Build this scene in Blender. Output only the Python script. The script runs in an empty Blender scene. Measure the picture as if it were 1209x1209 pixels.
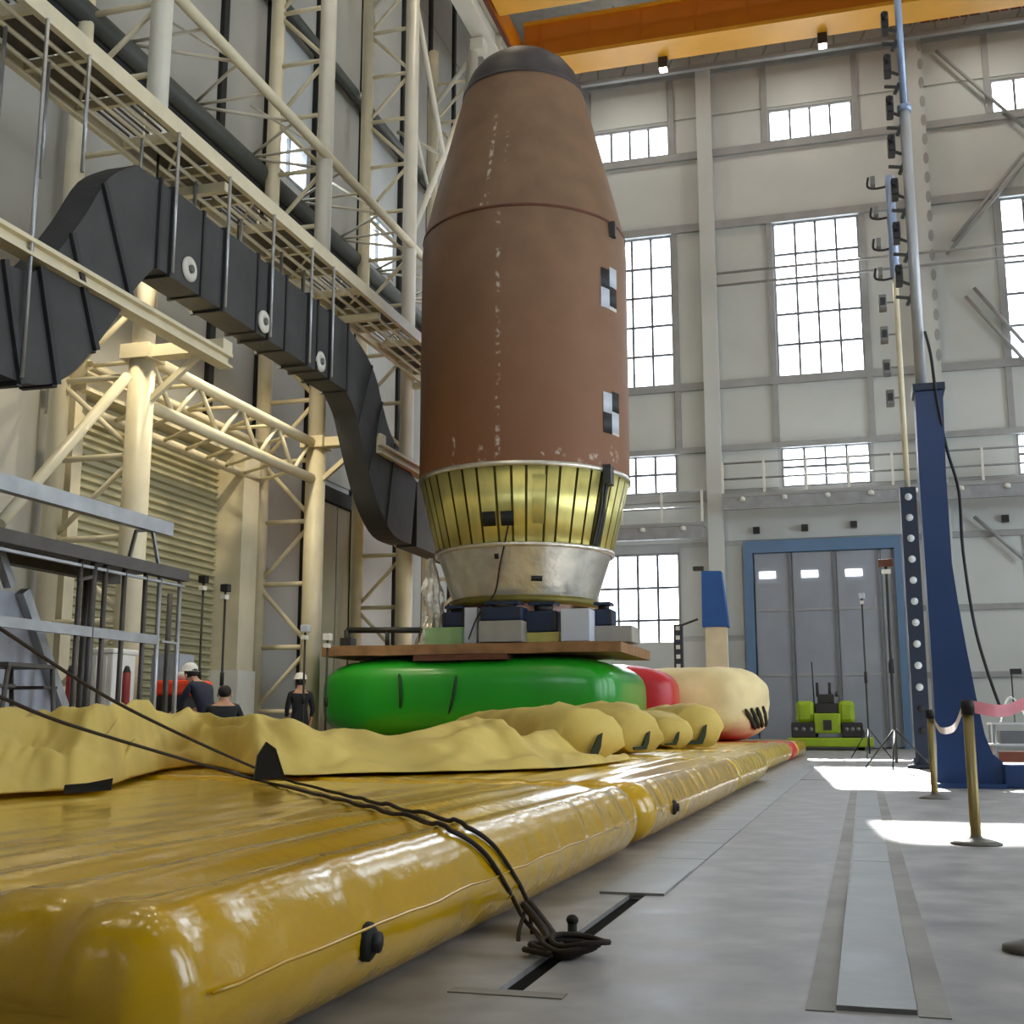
import bpy, math, random
from mathutils import Vector, noise
from mathutils.bvhtree import BVHTree
random.seed(7)
SC = bpy.context.scene
COL = SC.collection

# ------------------------------------------------------------------ camera
F, HY, CX, CY, H, VPX = 1420.0, 857.0, 604.5, 604.5, 0.8, 1020.0
PITCH = math.atan((HY - CY) / F)
YAW = math.atan((VPX - CX) / math.hypot(F, HY - CY))
cam_d = bpy.data.cameras.new('camera')
cam_d.sensor_width = 36.0
cam_d.sensor_fit = 'HORIZONTAL'
cam_d.lens = 36.0 * F / 1209.0
cam_d.clip_end = 400
cam_d.clip_start = 0.05
cam = bpy.data.objects.new('camera', cam_d)
COL.objects.link(cam)
cam.location = (0, 0, H)
cam.rotation_euler = (math.pi / 2 + PITCH, 0, YAW)
SC.camera = cam
FW = Vector((-math.sin(YAW) * math.cos(PITCH), math.cos(YAW) * math.cos(PITCH), math.sin(PITCH)))
RT = Vector((math.cos(YAW), math.sin(YAW), 0))
UP = RT.cross(FW)
CAM = Vector((0, 0, H))

# ------------------------------------------------------------------ world, sun, exposure
W = bpy.data.worlds.new('sky')
SC.world = W
W.use_nodes = True
wn = W.node_tree.nodes
wn['Background'].inputs[0].default_value = (0.84, 0.92, 1.0, 1)
wn['Background'].inputs[1].default_value = 9.5
SUN_DIR = Vector((0.074, -1.0, -0.68)).normalized()
sd = bpy.data.lights.new('sun', 'SUN')
sd.energy = 40.0
sd.angle = 0.009
sd.color = (1, 0.97, 0.92)
sun = bpy.data.objects.new('sun', sd)
COL.objects.link(sun)
sun.location = (0, 60, 45)
sun.rotation_euler = SUN_DIR.to_track_quat('-Z', 'Y').to_euler()
LAMP_W = 80.0
SC.view_settings.view_transform = 'Standard'
SC.view_settings.look = 'None'
SC.view_settings.gamma = 1.0
SC.view_settings.exposure = -0.15
SC.view_settings.use_curve_mapping = False
SC.cycles.use_denoising = True
SC.cycles.max_bounces = 8
SC.cycles.diffuse_bounces = 5
SC.cycles.glossy_bounces = 3
SC.cycles.transparent_max_bounces = 12
SC.cycles.sample_clamp_indirect = 6.0
SC.cycles.caustics_reflective = False
SC.cycles.caustics_refractive = False

# ------------------------------------------------------------------ pixel helpers: a pixel is a direction, the plane it lies on gives the distance
def ray(x, y):
    return FW * F + RT * (x - CX) - UP * (y - CY)
def P(x, y, X=None, Y=None, Z=None):
    d = ray(x, y)
    t = X / d.x if X is not None else (Y / d.y if Y is not None else (Z - H) / d.z)
    return CAM + d * t
def proj(q):
    v = Vector(q) - CAM
    z = v.dot(FW)
    return CX + F * v.dot(RT) / z, CY - F * v.dot(UP) / z
def lerp(a, b, t):
    return a + (b - a) * t
def interp(tab, x):
    if x <= tab[0][0]:
        return tab[0][1]
    for (a, b), (c, d) in zip(tab, tab[1:]):
        if x <= c:
            return lerp(b, d, (x - a) / (c - a))
    return tab[-1][1]

# ------------------------------------------------------------------ materials
def srgb(r, g, b):
    f = lambda c: (c / 255 / 12.92) if c / 255 <= 0.04045 else ((c / 255 + 0.055) / 1.055) ** 2.4
    return (f(r), f(g), f(b))
MATS = {}
def mat(name, col, rough=0.6, metal=0.0, var=0.12, scale=3.0, bump=0.0, bscale=20.0, coat=0.0, spec=0.5, rvar=0.0, stretch=None, rnd=0.0):
    m = bpy.data.materials.new(name)
    m.use_nodes = True
    nt = m.node_tree
    b = nt.nodes['Principled BSDF']
    b.inputs['Roughness'].default_value = rough
    b.inputs['Metallic'].default_value = metal
    b.inputs['Coat Weight'].default_value = coat
    b.inputs['Coat Roughness'].default_value = 0.15
    b.inputs['Specular IOR Level'].default_value = spec
    tc = nt.nodes.new('ShaderNodeTexCoord')
    vec = tc.outputs['Object']
    if stretch:
        mp = nt.nodes.new('ShaderNodeMapping')
        mp.inputs['Scale'].default_value = stretch
        nt.links.new(vec, mp.inputs[0])
        vec = mp.outputs[0]
    n = nt.nodes.new('ShaderNodeTexNoise')
    n.inputs['Scale'].default_value = scale
    n.inputs['Detail'].default_value = 6
    nt.links.new(vec, n.inputs['Vector'])
    mx = nt.nodes.new('ShaderNodeMix')
    mx.data_type = 'RGBA'
    mx.inputs['A'].default_value = tuple(c * (1 - var) for c in col) + (1,)
    mx.inputs['B'].default_value = tuple(min(1, c * (1 + var)) for c in col) + (1,)
    ct_ = nt.nodes.new('ShaderNodeMapRange')
    ct_.inputs['From Min'].default_value = 0.33
    ct_.inputs['From Max'].default_value = 0.67
    nt.links.new(n.outputs['Fac'], ct_.inputs['Value'])
    nt.links.new(ct_.outputs[0], mx.inputs['Factor'])
    out = mx.outputs['Result']
    if rnd:
        oi = nt.nodes.new('ShaderNodeObjectInfo')
        mr = nt.nodes.new('ShaderNodeMapRange')
        mr.inputs['To Min'].default_value = 1 - rnd
        mr.inputs['To Max'].default_value = 1 + rnd
        nt.links.new(oi.outputs['Random'], mr.inputs['Value'])
        mm = nt.nodes.new('ShaderNodeMix')
        mm.data_type = 'RGBA'
        mm.blend_type = 'MULTIPLY'
        mm.inputs['Factor'].default_value = 1
        nt.links.new(out, mm.inputs['A'])
        nt.links.new(mr.outputs[0], mm.inputs['B'])
        out = mm.outputs['Result']
    nt.links.new(out, b.inputs['Base Color'])
    if rvar:
        mr = nt.nodes.new('ShaderNodeMapRange')
        mr.inputs['From Min'].default_value = 0.3
        mr.inputs['From Max'].default_value = 0.7
        mr.inputs['To Min'].default_value = max(0.02, rough - rvar)
        mr.inputs['To Max'].default_value = min(1, rough + rvar)
        nt.links.new(n.outputs['Fac'], mr.inputs['Value'])
        nt.links.new(mr.outputs[0], b.inputs['Roughness'])
    if bump:
        n2 = nt.nodes.new('ShaderNodeTexNoise')
        n2.inputs['Scale'].default_value = bscale
        n2.inputs['Detail'].default_value = 4
        nt.links.new(vec, n2.inputs['Vector'])
        bp = nt.nodes.new('ShaderNodeBump')
        bp.inputs['Strength'].default_value = bump
        bp.inputs['Distance'].default_value = 0.05
        nt.links.new(n2.outputs['Fac'], bp.inputs['Height'])
        nt.links.new(bp.outputs[0], b.inputs['Normal'])
    MATS[name] = m
    return m
def emit_mat(name, col, s):
    m = bpy.data.materials.new(name)
    m.use_nodes = True
    b = m.node_tree.nodes['Principled BSDF']
    b.inputs['Base Color'].default_value = (*col, 1)
    b.inputs['Emission Color'].default_value = (*col, 1)
    b.inputs['Emission Strength'].default_value = s
    MATS[name] = m
def glass_mat(name):
    m = bpy.data.materials.new(name)
    m.use_nodes = True
    nt = m.node_tree
    nt.nodes.remove(nt.nodes['Principled BSDF'])
    tr = nt.nodes.new('ShaderNodeBsdfTransparent')
    tr.inputs[0].default_value = (0.96, 0.98, 1, 1)
    gl = nt.nodes.new('ShaderNodeBsdfGlossy')
    gl.inputs['Roughness'].default_value = 0.05
    fr = nt.nodes.new('ShaderNodeFresnel')
    fr.inputs['IOR'].default_value = 1.3
    mx = nt.nodes.new('ShaderNodeMixShader')
    nt.links.new(fr.outputs[0], mx.inputs[0])
    nt.links.new(tr.outputs[0], mx.inputs[1])
    nt.links.new(gl.outputs[0], mx.inputs[2])
    nt.links.new(mx.outputs[0], nt.nodes['Material Output'].inputs[0])
    MATS[name] = m

mat('concrete', srgb(148, 146, 145), 0.42, 0, 0.34, 3.2, 0.012, 30, spec=0.35, rvar=0.08)
mat('concrete_olive', srgb(136, 133, 126), 0.55, 0, 0.25, 2.0, 0.05, 30)
mat('plate_steel', srgb(146, 149, 150), 0.45, 0.25, 0.28, 2.2, 0.04, 12, rvar=0.1)
mat('slot_dark', srgb(24, 22, 20), 0.95, spec=0.1)
mat('wall_panel', srgb(204, 208, 205), 0.65, 0, 0.04, 0.5, rnd=0.04)
mat('wall_base', srgb(186, 190, 188), 0.7, 0, 0.05, 0.5)
mat('girt', srgb(160, 161, 160), 0.6, 0, 0.08, 2)
mat('left_panel', srgb(166, 164, 156), 0.6, 0, 0.06, 0.6, rnd=0.05)
mat('ceiling_sheet', srgb(150, 148, 140), 0.7)
mat('cream_steel', srgb(216, 206, 176), 0.45, 0, 0.06, 2.5)
mat('cream_pipe', srgb(212, 206, 190), 0.42, 0, 0.05, 1.5)
mat('dark_girder', srgb(70, 72, 66), 0.55, 0, 0.12, 2)
mat('dark_gap', srgb(36, 36, 34), 0.8)
mat('duct', srgb(62, 62, 62), 0.7, 0, 0.2, 1.2, 0.15, 6)
mat('duct_flange', srgb(40, 40, 42), 0.6)
mat('port_white', srgb(215, 212, 200), 0.6)
mat('shutter', srgb(170, 164, 132), 0.5, 0, 0.06, 1)
mat('olive_door', srgb(160, 154, 126), 0.6, 0, 0.06, 1)
mat('white_paint', srgb(225, 222, 214), 0.5, 0, 0.05, 3)
mat('door_grey', srgb(150, 156, 166), 0.5, 0, 0.07, 0.8, rnd=0.04)
mat('door_blue', srgb(95, 125, 160), 0.5, 0, 0.06, 1)
mat('frame_grey', srgb(150, 152, 154), 0.5)
mat('mullion', srgb(110, 114, 118), 0.5)
mat('orange', srgb(206, 118, 6), 0.45, 0, 0.06, 0.8)
mat('orange_light', srgb(230, 164, 40), 0.45, 0, 0.06, 0.8)
mat('dark_mark', srgb(90, 40, 20), 0.7)
mat('rail_grey', srgb(150, 152, 148), 0.5, 0.3)
mat('pvc', srgb(214, 168, 0), 0.18, 0, 0.08, 1.2, 0.09, 15, coat=0.55, rvar=0.03)
mat('pvc_pale', srgb(208, 172, 40), 0.26, 0, 0.08, 1.2, 0.1, 15, coat=0.4)
mat('seam', srgb(206, 170, 40), 0.4, 0, 0.25, 14)
mat('tarp', srgb(206, 182, 96), 0.72, 0, 0.14, 1.6, 0.12, 9)
mat('cream_bag', srgb(232, 214, 160), 0.65, 0, 0.1, 1.4, 0.12, 5)
mat('green', srgb(26, 146, 30), 0.3, 0, 0.1, 0.8, 0.05, 3, coat=0.2)
mat('red', srgb(190, 22, 34), 0.35, 0, 0.1, 1, 0.05, 4)
mat('black', srgb(18, 18, 18), 0.6)
mat('black_rubber', srgb(24, 23, 22), 0.75, 0, 0.2, 6)
mat('strap_green', srgb(44, 54, 34), 0.8)
mat('strap_dark', srgb(16, 52, 22), 0.7)
mat('rope', srgb(44, 34, 28), 0.85, 0, 0.3, 60)
mat('gold', srgb(218, 208, 128), 0.36, 0.7, 0.12, 3.0, 0.06, 6, rnd=0.18, stretch=(1, 1, 0.35))
mat('gold_rib', srgb(110, 100, 40), 0.5, 0.5)
mat('silver', srgb(220, 216, 204), 0.32, 0.85, 0.15, 3, 0.5, 3.5)
mat('plastic_film', srgb(205, 200, 190), 0.2, 0.35, 0.35, 5, 0.6, 9)
mat('rocket_blue', srgb(16, 34, 62), 0.5)
mat('light_green_box', srgb(140, 175, 120), 0.6)
mat('grey_box', srgb(150, 146, 138), 0.7, 0, 0.08, 3)
mat('white_box', srgb(190, 196, 206), 0.6, 0, 0.05, 3)
mat('yellow_box', srgb(180, 170, 90), 0.6)
mat('board', srgb(138, 102, 66), 0.75, 0, 0.22, 3, 0.05, 20, stretch=(1, 3, 1))
mat('board_dark', srgb(92, 52, 34), 0.75, 0, 0.2, 3)
mat('dark_metal', srgb(52, 52, 48), 0.5, 0.4)
mat('navy', srgb(22, 52, 98), 0.42, 0, 0.1, 1.0)
mat('navy_dark', srgb(24, 36, 58), 0.5, 0, 0.1, 1.0)
mat('blue_panel', srgb(20, 84, 158), 0.5, 0, 0.08, 1.5)
mat('mast_tube', srgb(150, 168, 196), 0.35, 0.3, 0.06, 2)
mat('mast_tube_grey', srgb(176, 178, 180), 0.4, 0.3, 0.06, 2)
mat('camera_black', srgb(40, 36, 38), 0.5)
mat('camera_grey', srgb(120, 120, 116), 0.5)
mat('hole_white', srgb(210, 216, 220), 0.5)
mat('lime', srgb(150, 178, 24), 0.4, 0, 0.1, 2)
mat('brass', srgb(140, 122, 74), 0.4, 0.55, 0.12, 3)
mat('base_grey', srgb(100, 100, 94), 0.5, 0.4)
mat('tape_pink', srgb(232, 140, 150), 0.5, 0, 0.1, 8)
mat('tape_white', srgb(240, 228, 232), 0.5)
mat('galv', srgb(168, 170, 172), 0.35, 0.6, 0.12, 4)
mat('galv_dark', srgb(86, 82, 78), 0.5, 0.4, 0.12, 4)
mat('red_orange', srgb(232, 62, 22), 0.45)
mat('dark_red', srgb(120, 16, 24), 0.5)
mat('cabinet_grey', srgb(160, 164, 176), 0.5)
mat('cloth_dark', srgb(24, 26, 34), 0.85, 0, 0.2, 8)
mat('cloth_navy', srgb(30, 34, 52), 0.85, 0, 0.2, 8)
mat('skin', srgb(196, 150, 122), 0.6)
mat('hair', srgb(22, 18, 16), 0.7)
mat('hat_white', srgb(226, 224, 218), 0.4)
mat('crate_brown', srgb(140, 78, 50), 0.6)
mat('wire_black', srgb(20, 22, 26), 0.6)
emit_mat('lamp_glow', (1.0, 0.93, 0.8), 14.0)
emit_mat('lit_pane', (1, 1, 1), 2.5)
glass_mat('glass')

def rocket_brown():
    m = mat('fairing_brown', srgb(122, 94, 70), 0.62, 0, 0.12, 1.4, 0.02, 40)
    nt = m.node_tree
    b = nt.nodes['Principled BSDF']
    src = b.inputs['Base Color'].links[0].from_socket
    tc = nt.nodes.new('ShaderNodeTexCoord')
    sp = nt.nodes.new('ShaderNodeSeparateXYZ')
    nt.links.new(tc.outputs['Object'], sp.inputs[0])
    def M(op, a, bb=None, clamp=False):
        n = nt.nodes.new('ShaderNodeMath')
        n.operation = op
        n.use_clamp = clamp
        for i, v in enumerate((a, bb)):
            if v is None:
                continue
            if isinstance(v, (int, float)):
                n.inputs[i].default_value = v
            else:
                nt.links.new(v, n.inputs[i])
        return n.outputs[0]
    # lower barrel turns gradually redder than the nose
    red = nt.nodes.new('ShaderNodeMix')
    red.data_type = 'RGBA'
    z = sp.outputs['Z']
    f = M('MULTIPLY', M('SUBTRACT', 12.2, z), 0.16, True)
    nt.links.new(f, red.inputs['Factor'])
    nt.links.new(src, red.inputs['A'])
    red.inputs['B'].default_value = (*srgb(122, 78, 46), 1)
    ang = M('ARCTAN2', sp.outputs['X'], M('MULTIPLY', sp.outputs['Y'], -1.0))
    nz = nt.nodes.new('ShaderNodeTexNoise')
    nz.inputs['Scale'].default_value = 7.0
    nz.inputs['Detail'].default_value = 5
    nt.links.new(tc.outputs['Object'], nz.inputs['Vector'])
    speck = M('MULTIPLY', M('SUBTRACT', nz.outputs['Fac'], 0.52), 9.0, True)
    total = None
    for a0, wid, z0, z1, k in CHALK:
        d = M('ABSOLUTE', M('SUBTRACT', ang, a0))
        band = M('MULTIPLY', M('SUBTRACT', wid, d), 1.4 / wid, True)
        up = M('MULTIPLY', M('SUBTRACT', z, z0), 6.0, True)
        dn = M('MULTIPLY', M('SUBTRACT', z1, z), 6.0, True)
        v = M('MULTIPLY', M('MULTIPLY', band, up), M('MULTIPLY', dn, k))
        total = v if total is None else M('MAXIMUM', total, v)
    fac = M('MULTIPLY', total, speck, True)
    mx = nt.nodes.new('ShaderNodeMix')
    mx.data_type = 'RGBA'
    nt.links.new(fac, mx.inputs['Factor'])
    nt.links.new(red.outputs['Result'], mx.inputs['A'])
    mx.inputs['B'].default_value = (*srgb(190, 176, 160), 1)
    nt.links.new(mx.outputs['Result'], b.inputs['Base Color'])

# ------------------------------------------------------------------ mesh builder
ORG = {}
BV = {}
def keep(key, mb):
    BV[key] = BVHTree.FromPolygons([tuple(q) for q in mb.v], mb.f)
    return mb
def hit(key, px, py, off=0.0):
    d = ray(px, py).normalized()
    l, n, i, t = BV[key].ray_cast(CAM, d)
    return (l - d * off) if l is not None else None
def base_matrix(u, v):
    w = u.cross(v)
    return u, v, w
class MB:
    def __init__(s):
        s.v, s.f, s.sm = [], [], []
    def add(s, vs, fs, smooth=False):
        o = len(s.v)
        s.v += [Vector(q) for q in vs]
        s.f += [tuple(i + o for i in f) for f in fs]
        s.sm += [smooth] * len(fs)
        return s
    def box(s, a, b):
        (x0, y0, z0), (x1, y1, z1) = a, b
        x0, x1 = sorted((x0, x1)); y0, y1 = sorted((y0, y1)); z0, z1 = sorted((z0, z1))
        return s.add([(x0, y0, z0), (x1, y0, z0), (x1, y1, z0), (x0, y1, z0), (x0, y0, z1), (x1, y0, z1), (x1, y1, z1), (x0, y1, z1)],
                     [(0, 3, 2, 1), (4, 5, 6, 7), (0, 1, 5, 4), (1, 2, 6, 5), (2, 3, 7, 6), (3, 0, 4, 7)])
    def bar(s, p, q, w, h=None):
        h = h or w
        p, q = Vector(p), Vector(q)
        d = (q - p).normalized()
        ref = Vector((0, 0, 1)) if abs(d.z) < 0.95 else Vector((0, 1, 0))
        a = d.cross(ref).normalized() * (w / 2)
        b = a.cross(d).normalized() * (h / 2)
        vs = [p - a - b, p + a - b, p + a + b, p - a + b, q - a - b, q + a - b, q + a + b, q - a + b]
        return s.add(vs, [(0, 3, 2, 1), (4, 5, 6, 7), (0, 1, 5, 4), (1, 2, 6, 5), (2, 3, 7, 6), (3, 0, 4, 7)])
    def tube(s, pts, r, n=8, caps=True):
        pts = [Vector(q) for q in pts]
        rs = r if isinstance(r, (list, tuple)) else [r] * len(pts)
        vs, fs = [], []
        a = None
        for i, q in enumerate(pts):
            d = (pts[min(i + 1, len(pts) - 1)] - pts[max(i - 1, 0)]).normalized()
            if a is None:
                ref = Vector((0, 0, 1)) if abs(d.z) < 0.9 else Vector((1, 0, 0))
                a = d.cross(ref).normalized()
            else:
                a = (a - d * a.dot(d)).normalized()
            b = d.cross(a)
            for k in range(n):
                t = 2 * math.pi * k / n
                vs.append(q + (a * math.cos(t) + b * math.sin(t)) * rs[i])
        for i in range(len(pts) - 1):
            for k in range(n):
                k2 = (k + 1) % n
                fs.append((i * n + k, i * n + k2, (i + 1) * n + k2, (i + 1) * n + k))
        s.add(vs, fs, True)
        if caps:
            o = len(s.v) - len(vs)
            s.f.append(tuple(o + k for k in range(n))[::-1]); s.sm.append(False)
            s.f.append(tuple(o + (len(pts) - 1) * n + k for k in range(n))); s.sm.append(False)
        return s
    def lathe(s, prof, c, n=48, a0=0.0, a1=2 * math.pi, smooth=True):
        full = abs(a1 - a0 - 2 * math.pi) < 1e-6
        m = n if full else n + 1
        vs, fs = [], []
        for (r, z) in prof:
            for k in range(m):
                t = a0 + (a1 - a0) * k / n
                vs.append((c[0] + r * math.sin(t), c[1] - r * math.cos(t), c[2] + z))
        for i in range(len(prof) - 1):
            for k in range(n):
                k2 = (k + 1) % m
                fs.append((i * m + k, i * m + k2, (i + 1) * m + k2, (i + 1) * m + k))
        return s.add(vs, fs, smooth)
    def prism(s, poly, d):
        """poly: list of 3D points, extruded by vector d"""
        d = Vector(d)
        n = len(poly)
        vs = [Vector(q) for q in poly] + [Vector(q) + d for q in poly]
        fs = [tuple(range(n))[::-1], tuple(range(n, 2 * n))] + [(i, (i + 1) % n, n + (i + 1) % n, n + i) for i in range(n)]
        return s.add(vs, fs)
    def ellipsoid(s, c, r, nu=14, nv=9):
        vs, fs = [], []
        for j in range(nv + 1):
            ph = -math.pi / 2 + math.pi * j / nv
            for i in range(nu):
                th = 2 * math.pi * i / nu
                vs.append((c[0] + r[0] * math.cos(ph) * math.cos(th), c[1] + r[1] * math.cos(ph) * math.sin(th), c[2] + r[2] * math.sin(ph)))
        for j in range(nv):
            for i in range(nu):
                i2 = (i + 1) % nu
                fs.append((j * nu + i, j * nu + i2, (j + 1) * nu + i2, (j + 1) * nu + i))
        return s.add(vs, fs, True)
    def build(s, name, m, parent=None, label=None, bevel=0.0):
        if parent is None:
            xs = [q.x for q in s.v]; ys = [q.y for q in s.v]; zs = [q.z for q in s.v]
            org = Vector(((min(xs) + max(xs)) / 2, (min(ys) + max(ys)) / 2, min(zs)))
        else:
            org = ORG[parent.name]
        me = bpy.data.meshes.new(name)
        me.from_pydata([tuple(q - org) for q in s.v], [], s.f)
        me.polygons.foreach_set('use_smooth', s.sm)
        me.validate(clean_customdata=False)
        if m:
            me.materials.append(MATS[m])
        o = bpy.data.objects.new(name, me)
        COL.objects.link(o)
        if parent is None:
            o.location = org
        else:
            o.parent = parent
        ORG[o.name] = org
        if label:
            o['label'] = label
        if bevel:
            bv = o.modifiers.new('bevel', 'BEVEL')
            bv.width = bevel
            bv.segments = 2
            bv.limit_method = 'ANGLE'
        return o
def box(a, b):
    return MB().box(a, b)
def bar(p, q, w, h=None):
    return MB().bar(p, q, w, h)
def tube(pts, r, n=8):
    return MB().tube(pts, r, n)
def thing(name, label, cat, loc, group=None):
    o = bpy.data.objects.new(name, None)
    o.empty_display_size = 0.3
    COL.objects.link(o)
    o.location = loc
    ORG[o.name] = Vector(loc)
    return tag(o, label, cat, group)
def tag(o, label=None, cat=None, group=None, kind=None):
    if label: o['label'] = label
    if cat: o['category'] = cat
    if group: o['group'] = group
    if kind: o['kind'] = kind
    return o
def struct(o, label=None):
    return tag(o, label, None, None, 'structure')
def struct_root(name, loc, label):
    o = bpy.data.objects.new(name, None)
    COL.objects.link(o)
    o.location = loc
    ORG[o.name] = Vector(loc)
    return struct(o, label)
def place(mesh_obj, parent, loc):
    """another part sharing the mesh of mesh_obj, moved by loc (parent-local)"""
    c = mesh_obj.copy()
    COL.objects.link(c)
    c.parent = parent
    c.location = loc
    ORG[c.name] = ORG.get(parent.name, Vector((0, 0, 0))) + Vector(loc)
    return c
def smooth_path(pts, k=6):
    """Catmull-Rom through pts"""
    pts = [Vector(q) for q in pts]
    out = []
    for i in range(len(pts) - 1):
        p0, p1, p2, p3 = pts[max(i - 1, 0)], pts[i], pts[i + 1], pts[min(i + 2, len(pts) - 1)]
        for j in range(k):
            t = j / k
            out.append(0.5 * ((2 * p1) + (p2 - p0) * t + (2 * p0 - 5 * p1 + 4 * p2 - p3) * t * t + (3 * p1 - p0 - 3 * p2 + p3) * t ** 3))
    out.append(pts[-1])
    return out

# ================================================================== THE HALL
XL, XR, YF, YB, ZC = -13.4, 15.5, -8.0, 46.0, 29.0

def cells(us, vs, holes):
    us, vs = sorted(set(us)), sorted(set(vs))
    for u0, u1 in zip(us, us[1:]):
        for v0, v1 in zip(vs, vs[1:]):
            cu, cv = (u0 + u1) / 2, (v0 + v1) / 2
            if not any(a < cu < b and c < cv < d for a, b, c, d in holes):
                yield u0, u1, v0, v1

# ---- floor with a dark-filled slot beside the mattress
SLOT = (-1.125, -1.045, 3.75, 5.95)
mb = MB()
for u0, u1, v0, v1 in cells([XL - .3, XR + .3, SLOT[0], SLOT[1]], [YF - .3, YB + .3, SLOT[2], SLOT[3]], [SLOT]):
    mb.box((u0, v0, -0.3), (u1, v1, 0))
floor = struct(mb.build('floor', 'concrete'), 'smooth grey concrete hall floor')
box((SLOT[0], SLOT[2], -0.3), (SLOT[1], SLOT[3], -0.02)).build('slot_shade_fill', 'slot_dark', floor)  # near-black block just below floor level, its colour stands in for deep shade
# central service strip: two borders and cover plates
box((-0.20, 3.72, 0), (-0.118, 34, 0.003)).build('border_strip', 'concrete_olive', floor)
box((0.108, 3.72, 0), (0.195, 34, 0.003)).build('border_strip', 'concrete_olive', floor)
ys = [3.74, 6.6, 7.7, 8.9, 10.0, 11.4, 12.8, 14.2, 15.6, 17.2, 18.8, 20.6, 22.4, 24.4, 26.6, 29, 31.5, 34]
for a, b in zip(ys, ys[1:]):
    dz = 0.014 if a < 5 else 0.008
    box((-0.115 + (0.012 if a > 5 else 0), a + .008, 0), (0.105, b - .008, dz)).build('cover_plate', 'plate_steel', floor)
ys = [5.93, 6.9, 7.55, 8.6, 9.7, 11.2, 12.7, 14.5, 16.3, 18.1, 20, 22, 24.2, 26.5, 29]
for i, (a, b) in enumerate(zip(ys, ys[1:])):
    box((-1.27, a + .008, 0), (-0.955, b - .008, 0.012 if i < 1 else 0.007)).build('cover_plate', 'plate_steel', floor)
box((-1.26, 3.66, 0), (-0.9, 3.73, 0.004)).build('border_strip', 'concrete_olive', floor)
# expansion joint lines in the slab
for a in (19.0, 27.0):
    box((-1.3, a, 0), (3.2, a + .03, 0.002)).build('joint', 'slot_dark', floor)

# ---- back wall
TALL = [(-9.82, -6.52), (-2.55, 0.74), (5.82, 9.1)]
HOLES = []
WIN = []
for i, (a, b) in enumerate(TALL):
    WIN += [(a, b, 14.05, 20.38, 4, 5), (a, b, 23.82, 25.22, 4, 1), (a, b, 9.72, 11.3, 4, 2)]
WIN.append((-9.82, -6.52, 2.2, 7.4, 4, 4))
DOOR = (-4.06, 1.62, 0.0, 7.65)
HOLES = [(a, b, c, d) for a, b, c, d, *_ in WIN]
us = [XL - .3, XR + .3] + [q for h in HOLES for q in h[:2]]
vs = [0, ZC] + [q for h in HOLES for q in h[2:]]
mb = MB()
for u0, u1, v0, v1 in cells(us, vs, HOLES):
    mb.box((u0, YB, v0), (u1, YB + .3, v1))
wall_back = struct(mb.build('wall_back', 'wall_base'), 'pale panelled end wall with rows of windows')
PIL = [-12.9, -5.05, 3.1, 11.2]
def panels(zs, xs):
    for z0, z1 in zip(zs, zs[1:]):
        for x0, x1 in zip(xs, xs[1:]):
            cx, cz = (x0 + x1) / 2, (z0 + z1) / 2
            if any(a - .1 < cx < b + .1 and c - .1 < cz < d + .1 for a, b, c, d in HOLES + [DOOR]):
                continue
            box((x0 + .05, YB - .05, z0 + .05), (x1 - .05, YB, z1 - .05)).build('panel', 'wall_panel', wall_back)
xs_post = [-13.3, -12.9, -9.82, -6.52, -5.05, -2.62, 0.8, 3.1, 5.76, 9.1, 11.2, 15.4]
panels([23.75, 25.28, 27.2], xs_post)
panels([20.5, 23.6], [-13.3, -5.05, 3.1, 11.2, 15.4])
panels([14.0, 20.45], xs_post)
panels([11.35, 13.9], xs_post)
panels([9.7, 11.3], xs_post)
panels([7.7, 9.6], [-13.3, -5.05, 3.1, 11.2, 15.4])
panels([4.1, 7.6], [-13.3, -9.82, -6.52, -5.05, -4.1])
panels([0.1, 4.0], [-13.3, -9.82, -6.52, -5.05, -4.1])
panels([0.1, 2.6, 5.0, 7.6], [1.7, 3.1, 5.76, 11.2, 15.4])
panels([27.3, 28.9], [-13.3, -5.05, 3.1, 11.2, 15.4])
for z, h in ((27.2, .2), (23.62, .3), (20.52, .32), (13.92, .3), (11.36, .22), (9.5, .3)):
    box((-13.3, YB - .2, z - h / 2), (15.4, YB, z + h / 2)).build('girt', 'girt', wall_back)
for z in (2.6, 5.0, 7.62):
    box((1.75, YB - .16, z - .1), (15.4, YB, z + .1)).build('girt', 'girt', wall_back)
for x in (-9.92, -6.42, -2.66, 0.86, 5.72, 9.2):
    for z0, z1 in ((23.8, 27.1), (14.08, 20.36), (11.48, 13.77)):
        box((x - .11, YB - .16, z0), (x + .11, YB, z1)).build('post', 'girt', wall_back)
for x in PIL:
    box((x - .29, YB - .55, 0), (x + .29, YB - .2, 27.6)).build('pilaster', 'wall_panel', wall_back)
    box((x - .12, YB - .2, 0), (x + .12, YB, 27.6)).build('pilaster_web', 'girt', wall_back)
# oval holes of the castellated column behind the camera mast
hole = None
for k in range(17):
    q = Vector((3.32, YB - .56, 14.3 + .78 * k))
    hb = MB().add([(q.x + .1 * math.cos(t), q.y, q.z + .24 * math.sin(t)) for t in [2 * math.pi * i / 12 for i in range(12)]] +
                  [(q.x + .1 * math.cos(t), q.y + .02, q.z + .24 * math.sin(t)) for t in [2 * math.pi * i / 12 for i in range(12)]],
                  [tuple(range(12))] + [(i, (i + 1) % 12, 12 + (i + 1) % 12, 12 + i) for i in range(12)])
    hb.build('oval_hole', 'girt', wall_back)
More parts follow.
